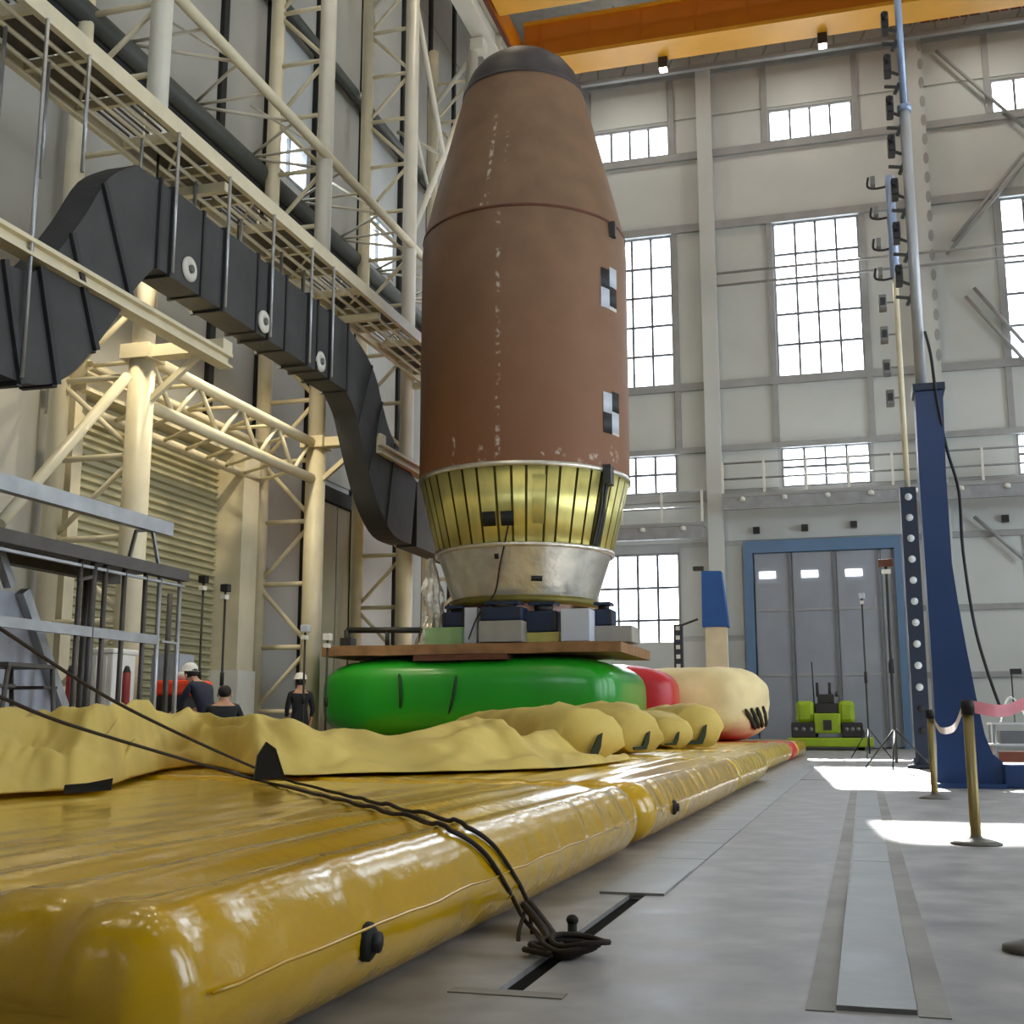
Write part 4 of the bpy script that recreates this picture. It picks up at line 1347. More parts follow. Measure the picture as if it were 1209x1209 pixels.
def roll(pts_px, radii, label, strap_px):
    """a rolled tarp sleeve lying on the mattress; pts on the mattress plane"""
    root = thing('tarp_roll', label, 'tarp', tuple(P(*pts_px[-1], Z=MT)), 'rolled tarp ends')
    pts = smooth_path([P(x, y, Z=MT + .02) for x, y in pts_px], 6)
    n = 20
    vs = []
    N_ = len(pts)
    for i, q in enumerate(pts):
        d = (pts[min(i + 1, N_ - 1)] - pts[max(0, i - 1)])
        d.z = 0
        d.normalize()
        sdv = Vector((d.y, -d.x, 0))
        r = interp([(k / (len(radii) - 1), rr) for k, rr in enumerate(radii)], i / (N_ - 1))
        for k in range(n):
            t = 2 * math.pi * k / n
            rr = r * (1 + .2 * noise.noise(Vector((math.cos(t) * 1.6, math.sin(t) * 1.6, i * .22 + pts_px[0][0]))) - .28 * abs(noise.noise(Vector((math.cos(t) * 2.6 + i * .1, math.sin(t) * 2.6, i * .34 + pts_px[0][0])))) + .06)
            z = q.z + r * .82 + rr * .85 * math.sin(t)
            vs.append(Vector((q.x + sdv.x * rr * 1.15 * math.cos(t), q.y + sdv.y * rr * 1.15 * math.cos(t), max(MT + .012, z))))
    fs = [(i * n + k, i * n + (k + 1) % n, (i + 1) * n + (k + 1) % n, (i + 1) * n + k) for i in range(N_ - 1) for k in range(n)]
    fs += [tuple(range(n))[::-1], tuple((N_ - 1) * n + k for k in range(n))]
    MB().add(vs, fs, True).build('rolled_cloth', 'tarp', root)
    # dark webbing hanging at the open end
    e = pts[-1]
    d = (pts[-1] - pts[-2]).normalized()
    r = radii[-1]
    sdv = Vector((d.y, -d.x, 0))
    c = e + d * .02
    poly = [c + sdv * (-.5 * r) + Vector((0, 0, r * 1.25)), c + sdv * (-.3 * r) + Vector((0, 0, r * 1.15)), c + sdv * (.1 * r) + Vector((0, 0, r * .35)), c + sdv * (.75 * r) + Vector((0, 0, r * .3)), c + sdv * (.7 * r) + Vector((0, 0, .04)), c + sdv * (-.2 * r) + Vector((0, 0, .05)), c + sdv * (-.4 * r) + Vector((0, 0, r * .6))]
    pc_ = sum(poly, Vector((0, 0, 0))) / len(poly)
    poly = [pc_ + (w_ - pc_) * .72 - Vector((0, 0, .12 * r)) for w_ in poly]
    MB().prism(poly, d * .03).build('webbing', 'strap_green', root)
roll([(560, 888), (610, 892), (660, 897), (698, 900)], [.30, .33, .36, .30], 'rolled tarp end nearest the camera in front of the green cushion', None)
roll([(640, 884), (690, 886), (730, 888), (758, 889)], [.34, .40, .40, .30], 'second rolled tarp end with dark green webbing below green cushion corner', None)
roll([(720, 880), (750, 881), (778, 882), (795, 883)], [.3, .36, .36, .28], 'third rolled tarp end left of the cream bundle', None)
roll([(755, 878), (785, 879.5), (806, 881), (825, 882)], [.36, .42, .44, .40], 'fourth rolled tarp end directly in front of the cream bundle', None)

# ================================================================== ROPES
M1 = 'near yellow inflatable mattress filling the foreground'
def on_m1(pts):
    fine = smooth_path([Vector((x, y, 0)) for x, y in pts], 4)
    raw = [q for q in (hit(M1, w.x, w.y, .0) for w in fine) if q]
    for _ in range(6):   # a taut rope bridges the valleys between the tubes
        raw = [raw[0]] + [(raw[i - 1] + raw[i] + raw[i + 1]) / 3 if i < len(raw) - 12 else raw[i] for i in range(1, len(raw) - 1)] + [raw[-1]]
    out = [raw[0]]
    for q in raw[1:]:
        if (q - out[-1]).length > .1 or q.x > XM - .25:
            out.append(q)
    for q in out:
        l, n, i, t = BV[M1].ray_cast(Vector((q.x, q.y, 2.0)), Vector((0, 0, -1)))
        if l is not None and q.x < XM - .12:
            q.z = max(q.z, l.z)
    return out
r1 = [P(-60, 704, X=-3.9), P(0, 742, X=-3.95), P(119, 819, X=-4.0), P(215, 868, X=-4.05), P(300, 906, X=-4.1)]
r1 += on_m1([(345, 926), (385, 937), (420, 946), (450, 954), (480, 962), (505, 967), (530, 974), (550, 981), (567, 990), (580, 1001), (592, 1016), (603, 1033), (612, 1048)]) + [P(628, 1074, X=XM + .035), P(648, 1100, X=-1.2), P(661, 1118, Z=.03)]
r1 = [q + Vector((.006, -.006, .016)) if 4 < i < len(r1) - 3 else q for i, q in enumerate(r1)]
tag(tube(smooth_path(r1), .0095, 6).build('rope', 'rope'), 'dark guy rope, upper of the two crossing the yellow mattress', 'rope')
r2 = [P(-60, 800, X=-3.75), P(0, 823, X=-3.75), P(74, 853, X=-3.8), P(198, 891, X=-3.85), P(300, 920, X=-3.9)]
r2 += on_m1([(345, 934), (385, 945), (420, 954), (450, 962), (480, 970), (505, 976), (525, 983), (543, 991), (558, 1000), (571, 1012), (583, 1028), (594, 1046), (603, 1062)]) + [P(618, 1084, X=XM + .035), P(636, 1105, X=-1.22), P(650, 1128, Z=.03)]
r2 = [q + Vector((.006, -.006, .016)) if 4 < i < len(r2) - 3 else q for i, q in enumerate(r2)]
tag(tube(smooth_path(r2), .0095, 6).build('rope', 'rope'), 'dark guy rope, lower of the two crossing the yellow mattress', 'rope')
an = thing('rope_anchor', 'dark rope coil and hook tied at the floor slot beside the mattress', 'rope anchor', tuple(P(655, 1128, Z=0)))
c0 = P(660, 1130, Z=0)
for k in range(4):
    pts = []
    ra, rb = .085 + .03 * random.random(), .05 + .02 * random.random()
    cc = c0 + Vector((.03 * k - .02, .03 * random.uniform(-1, 1), 0))
    for i in range(25):
        t = 2 * math.pi * i / 24
        pts.append((cc.x + ra * math.cos(t) + .01 * math.sin(3 * t + k), cc.y + rb * 1.6 * math.sin(t), .018 + .012 * k + .008 * math.sin(2 * t + k)))
    tube(pts, .011, 6).build('coil_loop', 'rope', an)
for (a_, b_, c_) in (((618, 1068), (640, 1095), (655, 1122)), ((625, 1066), (648, 1096), (664, 1120))):
    tube(smooth_path([P(*a_, X=XM + .04), P(*b_, X=-1.22), P(*c_, Z=.03)]), .016, 6).build('tie_loop', 'rope', an)
tube(smooth_path([P(620, 1075, X=XM + .04), P(612, 1105, X=-1.3), P(617, 1130, X=-1.27), P(628, 1110, X=-1.28), P(626, 1082, X=-1.3)]), .008, 6).build('loose_end', 'rope', an)
h0 = P(676, 1118, Z=0)
tube([(h0.x, h0.y, 0), (h0.x, h0.y, .09)], .018, 8).build('hook_post', 'black_rubber', an)
MB().ellipsoid((h0.x, h0.y, .095), (.024, .024, .02), 8, 6).build('hook_knob', 'black_rubber', an)
tube(smooth_path([(h0.x, h0.y, .05), (h0.x + .06, h0.y + .02, .03), (h0.x + .02, h0.y - .06, .02), (c0.x, c0.y, .03)]), .01, 6).build('hook_lashing', 'rope', an)

# ================================================================== MASTS ON THE RIGHT
YM = 17.2
def MP(px, py, Y=YM):
    return P(px, py, Y=Y)
mast = thing('camera_mast', 'tall navy blue tapered mast with telescopic tube and stacked cameras', 'mast', (1.2, YM + .3, 0))
left = [(1080, 457), (1085, 560), (1092, 660), (1100, 780), (1106, 880), (1107, 931)]
right = [(1113, 457), (1117, 560), (1124, 665), (1131, 710), (1141, 765), (1153, 825), (1163, 868), (1172, 890), (1184, 900)]
poly = [MP(*q) for q in left]
poly[-1].z = 0.0
zb = MP(1184, 902).z
rp = [MP(*q) for q in right]
xr = MP(1300, 900).x
poly2 = poly + [Vector((rp[-1].x, YM, 0.0))] + rp[::-1]
MB().prism(poly2, (0, .5, 0)).build('tapered_column', 'navy', mast)
box((rp[-1].x, YM - .1, 0), (xr, YM + .7, zb)).build('base_beam', 'navy', mast, bevel=.02)
box((poly[-1].x - .02, YM - .25, 0), (rp[-1].x, YM + .75, .06)).build('base_plate', 'navy', mast)
box((poly[0].x - .03, YM - .03, poly[0].z - .06), (rp[0].x + .03, YM + .53, poly[0].z + .04)).build('collar', 'navy_dark', mast)
for q in ((1101, 470), (1107, 470)):
    pass
tcx = lambda py: interp([(0, 1059.5), (116, 1067), (455, 1089)], py)
xt = MP(1090, 455)
zj = MP(1069, 118).z
zt = 12.6
tx = MP(1089, 455).x
tube([(tx, YM + .25, xt.z - .3), (tx, YM + .25, zj)], .078, 16).build('lower_tube', 'mast_tube_grey', mast)
tube([(tx, YM + .25, zj), (tx, YM + .25, zt)], .052, 16).build('upper_tube', 'mast_tube', mast)
MB().lathe([(.078, -.06), (.1, -.06), (.1, .04), (.055, .06)], (tx, YM + .25, zj), 16).build('tube_clamp', 'mast_tube', mast)
for (px, py) in ((1045, 17), (1048, 68), (1051, 117), (1053, 163), (1057, 215), (1059, 267), (1062, 318)):
    q = MP(px, py)
    cb_ = box((q.x - .055, YM + .1, q.z - .14), (q.x + .05, YM + .4, q.z + .12)).build('camera_body', 'camera_black', mast, bevel=.02)
    lm = MB()
    lm.lathe([(.05, 0), (.055, .08), (.03, .08), (0, .06)], (0, 0, 0), 12)
    for v in lm.v:
        v.x, v.y, v.z = q.x - .01 + v.x, YM + .1 - v.z, q.z + .02 + v.y
    lm.build('lens', 'black', cb_)
    bar((q.x + .04, YM + .25, q.z - .1), (tx - .05, YM + .25, q.z - .16), .035).build('camera_arm', 'dark_metal', mast)
    bar((q.x - .06, YM + .25, q.z - .32), (tx - .05, YM + .25, q.z - .36), .03, .04).build('hook', 'dark_metal', mast)
    bar((tx - .12, YM + .25, q.z - .46), (tx - .05, YM + .25, q.z - .3), .05, .05).build('hook_mount', 'dark_metal', mast)
# side cables of the mast
pts = [MP(1092, 392, YM + .2), MP(1099, 420, YM), MP(1106, 470, YM - .05), MP(1118, 530, YM + .1), MP(1132, 580, YM + .3), MP(1137, 650, YM + .3), MP(1150, 735, YM + .1), MP(1165, 790, YM - .1), MP(1182, 838, YM - .1)]
tube(smooth_path(pts), .022, 8).build('cable', 'wire_black', mast)
for k in range(6):
    z = .5 + .1 * k
# equipment cart beside the mast base
ct = thing('equipment_cart', 'small white trolley with brown tray standing beside the blue mast base', 'cart', (2.0, 19.2, 0))
q0, q1 = MP(1170, 862, 19.0), MP(1260, 862, 19.0)
ztop = MP(1170, 853, 19.0).z
for z in (ztop, ztop - .3):
    box((q0.x, 18.9, z - .03), (q1.x, 19.6, z)).build('shelf', 'white_paint', ct)
for x in (q0.x + .04, q1.x - .04):
    for y in (18.95, 19.55):
        tube([(x, y, .06), (x, y, ztop)], .025, 8).build('leg', 'galv', ct)
        MB().ellipsoid((x, y, .05), (.03, .05, .05), 10, 8).build('castor', 'black_rubber', ct)
box((q0.x + .08, 18.93, ztop - .56), (q1.x - .1, 19.5, ztop - .42)).build('tray', 'crate_brown', ct)
box((q0.x + .06, 18.92, ztop - .6), (q1.x - .08, 19.55, ztop - .56)).build('shelf', 'white_paint', ct)
it = box((q0.x + .12, 18.95, ztop - .3), (q1.x - .3, 19.4, ztop - .12)).build('instrument_box', 'camera_grey')
tag(it, 'grey instrument box on the middle shelf of the white trolley', 'instrument')
st_ = thing('desk_stand', 'thin stand with pale clip rising from the white trolley', 'stand', (MP(1195, 850, 19.2).x, 19.2, ztop))
xq = MP(1198, 850, 19.2).x
tube([(xq, 19.2, ztop), (xq, 19.2, ztop + .75)], .012, 6).build('rod', 'dark_metal', st_)
tube(smooth_path([(xq - .2, 19.2, ztop), (xq - .1, 19.2, ztop + .3), (xq, 19.2, ztop + .35), (xq + .15, 19.2, ztop + .1)]), .014, 6).build('curved_arm', 'white_paint', st_)
box((xq - .02, 19.17, ztop + .7), (xq + .14, 19.23, ztop + .78)).build('clip', 'camera_black', st_)

# perforated column with thin pole and cameras
YP = 24.4
pc = thing('perforated_mast', 'dark blue perforated column with a thin pole and grey cameras', 'mast', (.77, YP, 0))
q0, q1 = P(1063, 600, Y=YP), P(1081, 600, Y=YP)
zc_ = P(1070, 575, Y=YP).z
cx = (q0.x + q1.x) / 2 + .02
box((cx - .15, YP, .05), (cx + .15, YP + .3, zc_)).build('column', 'navy_dark', pc)
for k in range(13):
    z = zc_ - .2 - .41 * k
    if z < .5:
        break
    hm = MB()
    hm.lathe([(.07, .0), (.07, .02), (0, .02)], (0, 0, 0), 14)
    for v in hm.v:
        v.x, v.y, v.z = cx + v.x, YP + .005 - v.z, z + v.y
    hm.build('bolt_hole', 'hole_white' if k < 10 else 'black', pc)
MB().lathe([(0, 0), (.3, 0), (.3, .06), (.2, .08), (.18, .2)], (cx, YP + .15, 0), 14).build('foot', 'navy_dark', pc)
ztp = P(1048, 205, Y=YP).z
tube([(cx, YP + .15, zc_), (cx, YP + .15, P(1053, 325, Y=YP).z)], .055, 10).build('pole', 'cream_steel', pc)
tube([(cx, YP + .15, P(1053, 325, Y=YP).z), (cx, YP + .15, ztp)], .095, 12).build('upper_tube', 'mast_tube', pc)
for i, (px, py) in enumerate(((1030, 212), (1034, 248), (1037, 285), (1039, 320), (1041, 355), (1043, 393), (1046, 432), (1050, 468))):
    q = P(px, py, Y=YP)
    x0_ = q.x + .1
    if i < 4:
        tube(smooth_path([(x0_ - .18, YP + .15, q.z + .12), (x0_ - .2, YP + .15, q.z - .08), (x0_ - .05, YP + .15, q.z - .14), (cx - .05, YP + .15, q.z - .12)]), .025, 6).build('camera_hook', 'camera_black', pc)
        box((x0_ - .14, YP + .05, q.z - .08), (x0_ - .05, YP + .25, q.z + .1)).build('camera_body', 'camera_grey', pc)
    else:
        cbd = box((x0_ - .16, YP + .02, q.z - .16), (x0_, YP + .28, q.z + .15)).build('camera_body', 'camera_grey', pc, bevel=.02)
        box((x0_ - .13, YP - .02, q.z - .08), (x0_ - .03, YP + .02, q.z + .06)).build('lens', 'camera_black', cbd)
        bar((x0_, YP + .15, q.z), (cx - .04, YP + .15, q.z), .03).build('camera_arm', 'camera_grey', pc)

# far blue panel mast and dark perforated post behind the cushions
YQ = 37.5
fm_ = thing('blue_panel_mast', 'bright blue tapered panel on a pale post behind the cream bundle', 'mast', (P(846, 800, Y=YQ).x, YQ, 0))
MB().prism([P(829, 740, Y=YQ), P(860, 740, Y=YQ), P(851, 674, Y=YQ), P(828, 674, Y=YQ)], (0, .5, 0)).build('blue_panel', 'blue_panel', fm_)
a_, b_ = P(833, 760, Y=YQ), P(858, 760, Y=YQ)
box((a_.x, YQ + .05, 0), (b_.x, YQ + .45, P(845, 740, Y=YQ).z)).build('post', 'cream_steel', fm_)
box((a_.x - .2, YQ - .1, 0), (b_.x + .2, YQ + .6, .08)).build('base_plate', 'galv_dark', fm_)
q = P(822, 670, Y=YQ)
box((q.x - .12, YQ + .1, q.z - .08), (q.x + .2, YQ + .3, q.z + .05)).build('camera', 'camera_black', fm_)
YQ = 35.9
pp = thing('perforated_post', 'dark perforated post with pale bolt holes in front of the ground window', 'post', (P(800, 780, Y=YQ).x, YQ, 0))
a_, b_ = P(795, 740, Y=YQ), P(805, 740, Y=YQ)
zt_ = P(800, 737, Y=YQ).z
box((a_.x, YQ, 0), (b_.x, YQ + .25, zt_)).build('column', 'navy_dark', pp)
for k in range(8):
    z = zt_ - .12 - .28 * k
    box(((a_.x + b_.x) / 2 - .06, YQ - .015, z - .06), ((a_.x + b_.x) / 2 + .06, YQ, z + .06)).build('bolt_hole', 'hole_white', pp)
bar((b_.x, YQ + .1, zt_ - .02), P(824, 731, Y=YQ + .1), .06).build('arm', 'camera_black', pp)

# tripod light stands
def tripod(px, py_top, py_bot, Y, label, head='camera_black', hw=.08, r=.022, spread=.55):
    b = P(px, py_bot, Y=Y)
    tpt = P(px, py_top, Y=Y)
    x = b.x
    o = thing('tripod_stand', label, 'tripod', (x, Y, 0), 'thin tripod stands')
    tube([(x, Y, .12), (x, Y, tpt.z - .12)], r, 8).build('pole', 'dark_metal', o)
    tube([(x, Y, tpt.z * .45), (x, Y, tpt.z * .52)], r * 1.7, 8).build('clamp', 'black', o)
    for k in range(3):
        t = .4 + 2 * math.pi * k / 3
        tube([(x, Y, .75), (x + spread * math.cos(t), Y + spread * math.sin(t), .02)], r * .6, 6).build('leg', 'dark_metal', o)
    hd = box((x - hw, Y - .07, tpt.z - .14), (x + hw, Y + .07, tpt.z)).build('head', head, o, bevel=.015)
    box((x - hw * .6, Y - .09, tpt.z - .28), (x + hw * .6, Y + .05, tpt.z - .2)).build('bracket', 'white_paint', o)
tripod(1027, 700, 895, 31.5, 'thin black tripod stand in front of the sliding door', 'white_box')
tripod(1059, 660, 908, 23.9, 'tall tripod stand just left of the perforated column', 'board_dark', .14, .03, .7)
tripod(233, 680, 850, 20.3, 'thin black stand in front of the roller shutter', 'black')
tripod(260, 690, 850, 19.8, 'thin black stand beside the cream door pier', 'black')
tripod(357, 738, 862, 20.9, 'thin stand with pale head beside the standing worker', 'white_box')
tripod(384, 748, 862, 21.8, 'thin stand with pink-white head at the cushion left edge', 'white_paint', .08, .022, .22)

# ================================================================== STANCHIONS
def stanchion(px, py, ht, label, r=.036):
    b = P(px, py, Z=0)
    o = thing('stanchion_post', label, 'barrier post', tuple(b), 'barrier posts')
    MB().lathe([(0, 0), (.17, 0), (.17, .012), (.12, .03), (.045, .045), (r, .06)], b, 24).build('base', 'base_grey', o)
    MB().lathe([(r, .04), (r, ht - .1), (r * 1.0, ht - .1)], b, 20).build('post', 'brass', o)
    MB().lathe([(r, ht - .1), (r * 1.25, ht - .1), (r * 1.25, ht - .01), (r * .9, ht), (0, ht)], b, 20).build('belt_head', 'black', o)
    return b
s1 = stanchion(1153, 997, .98, 'nearest brass barrier post standing in the sun patch')
s2 = stanchion(1104, 943, .98, 'farther brass barrier post in front of the blue mast')
s3 = P(1222, 1124, Z=0)
tag(MB().lathe([(0, 0), (.11, 0), (.11, .02), (.06, .035), (.03, .045), (0, .045)], s3, 20).build('floor_weight', 'base_grey'), 'flat dark round weight on the floor just entering at the right edge', 'weight')
def belt(pts, w, m, label):
    pts = smooth_path(pts, 8)
    vs, fs = [], []
    for i, q in enumerate(pts):
        vs += [q + Vector((0, 0, -w / 2)), q + Vector((.0, .012, w / 2)), q + Vector((0, .016, w / 2)), q + Vector((0, .004, -w / 2))]
    for i in range(len(pts) - 1):
        for k in range(4):
            fs.append((4 * i + k, 4 * i + (k + 1) % 4, 4 * i + 4 + (k + 1) % 4, 4 * i + 4 + k))
    return tag(MB().add(vs, fs).build('barrier_tape', m), label, 'barrier tape')
za = .9
belt([s2 + Vector((.04, 0, .86)), s2.lerp(s1, .35) + Vector((0, 0, .76)), s2.lerp(s1, .7) + Vector((0, 0, .78)), s1 + Vector((-.04, .02, .9))], .06, 'tape_white', 'white-pink barrier tape sagging between the two brass posts')
e_ = P(1290, 800, Y=9.6)
belt([s1 + Vector((.045, 0, .93)), s1.lerp(e_, .35) + Vector((0, 0, .7)) , Vector((e_.x, e_.y, e_.z))], .07, 'tape_pink', 'pink barrier tape running right from the nearest brass post') if False else \
belt([s1 + Vector((.045, 0, .93)), P(1175, 839, Y=9.1), P(1195, 837, Y=9.2), P(1225, 822, Y=9.3), P(1270, 800, Y=9.4)], .085, 'tape_pink', 'pink barrier tape running right from the nearest brass post')
s4 = P(1270, 1000, Y=9.4); s4.z = 0
o = thing('stanchion_post', 'brass barrier post beyond the right edge holding the pink tape', 'barrier post', tuple(s4), 'barrier posts')
MB().lathe([(0, 0), (.17, 0), (.17, .012), (.12, .03), (.045, .045), (.036, .06), (.036, 1.12), (0, 1.12)], s4, 20).build('post', 'brass', o)

# ================================================================== LIME VEHICLE
YV = 42.0
v = thing('tug_vehicle', 'lime green low tractor parked before the sliding door', 'vehicle', (P(980, 878, Y=YV).x, YV + 1.2, 0))
def VX(px): return P(px, 860, Y=YV).x
def VZ(py): return max(.05, P(980, py, Y=YV).z - P(980, 880, Y=YV).z + .05)
box((VX(929), YV, VZ(878)), (VX(1031), YV + 2.6, VZ(867))).build('bumper_deck', 'lime', v, bevel=.04)
box((VX(961), YV + .1, VZ(862)), (VX(993), YV + 2.2, VZ(838))).build('nose_body', 'lime', v, bevel=.05)
for a_, b_ in ((934, 963), (994, 1019)):
    box((VX(a_), YV + .15, VZ(867)), (VX(b_), YV + 2.4, VZ(850))).build('track_guard', 'black_rubber', v, bevel=.03)
    fd = box((VX(a_) + .02, YV + .06, VZ(866)), (VX(b_) - .02, YV + .15, VZ(849))).build('headlamp_block', 'camera_black', v)
    for k in range(3):
        cx_ = lerp(VX(a_) + .15, VX(b_) - .15, k / 2)
        hm = MB(); hm.lathe([(.07, 0), (.07, .02), (0, .03)], (0, 0, 0), 10)
        for q in hm.v:
            q.x, q.y, q.z = cx_ + q.x, YV + .06 - q.z, VZ(857) + q.y
        hm.build('headlamp', 'camera_grey', fd)
for a_, b_ in ((940, 962), (990, 1010)):
    box((VX(a_), YV + .25, VZ(850)), (VX(b_), YV + 1.6, VZ(823))).build('fender', 'lime', v, bevel=.14)
box((VX(963), YV + .3, VZ(838)), (VX(990), YV + 1.4, VZ(826))).build('seat_base', 'camera_black', v, bevel=.03)
box((VX(966), YV + .5, VZ(826)), (VX(986), YV + 1.1, VZ(815))).build('console', 'dark_metal', v, bevel=.03)
for px in (966, 981, 989):
    tube([(VX(px), YV + .7, VZ(818)), (VX(px), YV + .7, VZ(801 if px < 989 else 812))], .05, 8).build('lever', 'camera_black', v)
tube([(VX(961), YV + 1.2, VZ(826)), (VX(960), YV + 1.2, VZ(775))], .025, 6).build('antenna_mast', 'dark_metal', v)
box((VX(972), YV + .05, VZ(858)), (VX(982), YV + .12, VZ(846))).build('grille', 'camera_black', v)
for a_ in (936, 1012):
    for dy in (.7, 1.9):
        wm = MB(); wm.lathe([(.0, -.13), (.3, -.13), (.34, -.08), (.34, .08), (.3, .13), (0, .13)], (0, 0, 0), 18)
        for q in wm.v:
            q.x, q.y, q.z = VX(a_) + q.z + .1, YV + dy + q.x, .34 + q.y
        wm.build('wheel', 'black_rubber', v)

# ================================================================== PLATFORM ON THE LEFT
XPF = -8.25
pf = thing('metal_platform', 'grey metal work platform with guard rails at the left edge', 'platform', (XPF, 11.5, 0))
def seg_bar(a_, b_, w, h, m, nm, X=XPF):
    return bar(P(*a_, X=X), P(*b_, X=X), w, h).build(nm, m, pf)
bar((XPF, 7.5, 3.22), (XPF, P(200, 624, X=XPF).y, 3.22), .12, .17).build('guard_beam', 'galv', pf)
bar((XPF, 7.5, 2.68), (XPF, P(217, 682, X=XPF).y, 2.68), .16, .14).build('deck_beam', 'galv_dark', pf)
bar((XPF - 1.0, 7.5, 2.68), (XPF - 1.0, P(217, 682, X=XPF).y, 2.68), .16, .14).build('deck_beam', 'galv_dark', pf)
bar((XPF, 7.5, 2.55), (XPF, P(217, 682, X=XPF).y, 2.55), .05, .03).build('deck_lip', 'galv', pf)
ye = P(217, 682, X=XPF).y
k = 0
y = 7.5
while y < ye - .25:
    box((XPF - .92, y + .01, 2.72), (XPF - .08, y + .29, 2.755)).build('deck_plank', 'galv_dark', pf)
    y += .3
bar((XPF, 7.5, 1.83), (XPF, P(182, 757, X=XPF).y, 1.83), .07, .11).build('mid_beam', 'galv', pf)
for px in (92, 108, 122, 145, 170, 187, 211):
    yy = P(px, 720, X=XPF).y
    zt_ = 2.62
    tube([(XPF, yy, 0), (XPF, yy, zt_)], .03 if px != 108 else .04, 8).build('upright', 'galv' if px > 180 else 'galv_dark', pf)
for px in (100, 200):
    yy = P(px, 720, X=XPF - 1).y
    tube([(XPF - 1.0, yy, 0), (XPF - 1.0, yy, 2.62)], .04, 8).build('upright', 'galv_dark', pf)
seg_bar((161, 626), (150, 668), .035, .035, 'galv_dark', 'guard_post')
seg_bar((180, 626), (188, 672), .035, .035, 'galv', 'guard_post')
seg_bar((161, 627), (181, 626), .035, .035, 'galv_dark', 'guard_cap')
seg_bar((188, 678), (213, 683), .03, .03, 'galv', 'guard_cap')
seg_bar((92, 685), (112, 680), .035, .035, 'galv_dark', 'guard_cap')
seg_bar((190, 757), (211, 760), .025, .025, 'galv', 'rung')
# pale gusset frame at the very left
gf = thing('steel_gusset_frame', 'pale grey triangular steel frame at the left edge behind the platform', 'frame', (-8.9, 10.5, 0))
XG = -8.9
MB().prism([P(-60, 688, X=XG), P(28, 700, X=XG), P(66, 820, X=XG), P(70, 850, X=XG), P(-60, 850, X=XG)], (-.06, 0, 0)).build('gusset_plate', 'cabinet_grey', gf)
bar(P(26, 698, X=XG + .05), P(78, 850, X=XG + .05), .12, .12).build('gusset_edge', 'galv', gf)
bar(P(-20, 600, X=XG + .05), P(12, 692, X=XG + .05), .1, .1).build('gusset_strut', 'galv', gf)
bar((XG, P(40, 850, X=XG).y, 0), P(40, 850, X=XG), .1, .1).build('foot_post', 'galv', gf)
# step ladder
sl = thing('step_ladder', 'dark metal step ladder with perforated treads at the left edge', 'ladder', (-7.95, 9.9, 0))
XS = -7.95
yA, yB = P(10, 790, X=XS).y, P(62, 790, X=XS).y
ztp = P(20, 787, X=XS).z
for yy, sgn in ((yA, -1), (yB, 1)):
    for dx in (0, .5):
        tube([(XS - dx, yy, ztp), (XS - dx, yy + sgn * .18, 0)], .025, 8).build('rail', 'galv_dark', sl)
for k in range(4):
    z = .25 + (ztp - .3) * k / 3.5
    box((XS - .5, yA - .1, z), (XS, yA + .12, z + .03)).build('tread', 'galv_dark', sl)
    box((XS - .5, yB - .12, z), (XS, yB + .1, z + .03)).build('tread', 'galv_dark', sl)
box((XS - .52, yA - .03, ztp), (XS + .02, yB + .03, ztp + .04)).build('top_tread', 'galv_dark', sl)

# machines and cabinets near the shutter
om = thing('orange_machine', 'bright orange machine with black base near the roller shutter', 'machine', (P(203, 850, Y=17.4).x, 17.6, 0))
a_, b_ = P(183, 822, Y=17.3), P(227, 799, Y=17.3)
box((a_.x, 17.3, .0), (b_.x, 18.0, .75)).build('red_base', 'dark_red', om, bevel=.03)
box((a_.x + .02, 17.25, .75), (b_.x - .1, 18.0, a_.z)).build('black_skirt', 'black_rubber', om, bevel=.02)
box((a_.x, 17.25, a_.z), (b_.x, 18.0, b_.z - .05)).build('orange_hood', 'red_orange', om, bevel=.06)
MB().ellipsoid((lerp(a_.x, b_.x, .65), 17.5, b_.z + .02), (.16, .14, .1), 12, 8).build('white_dome', 'hat_white', om)
wc = thing('storage_crate', 'white plastic storage crate seen between the platform uprights', 'crate', (P(112, 850, Y=15.9).x, 16.1, 0))
a_, b_ = P(90, 840, Y=15.8), P(134, 765, Y=15.8)
box((a_.x, 15.8, 0), (b_.x, 16.4, b_.z - .08)).build('crate_body', 'white_paint', wc, bevel=.02)
box((a_.x - .03, 15.77, b_.z - .08), (b_.x + .03, 16.43, b_.z)).build('lid', 'white_paint', wc, bevel=.02)
for k in range(3):
    box((lerp(a_.x, b_.x, .2 + .3 * k) - .02, 15.78, .1), (lerp(a_.x, b_.x, .2 + .3 * k) + .02, 15.8, b_.z - .12)).build('rib', 'white_paint', wc)
cab = thing('tool_cabinet', 'grey tool cabinet behind the orange machine', 'cabinet', (-11.9, 18.6, 0))
a_, b_ = P(178, 800, Y=18.9), P(212, 772, Y=18.9)
box((a_.x, 18.9, 0), (b_.x, 19.4, b_.z)).build('cabinet_body', 'cabinet_grey', cab)
box((a_.x + .02, 18.88, .1), (b_.x - .02, 18.9, b_.z - .06)).build('cabinet_door', 'cabinet_grey', cab)
for px, lab in ((150, 'dark red fire equipment post in front of the first lattice column'), (84, 'dark red post seen between the platform uprights')):
    q = P(px, 790, Y=15.6 if px > 100 else 14.9)
    o = thing('red_post', lab, 'post', (q.x, q.y, 0))
    tube([(q.x, q.y, 0), (q.x, q.y, q.z - .05)], .06, 12).build('cylinder', 'dark_red', o)
    MB().lathe([(.06, -.05), (.03, .04), (0, .05)], (q.x, q.y, q.z), 12).build('cap', 'black', o)

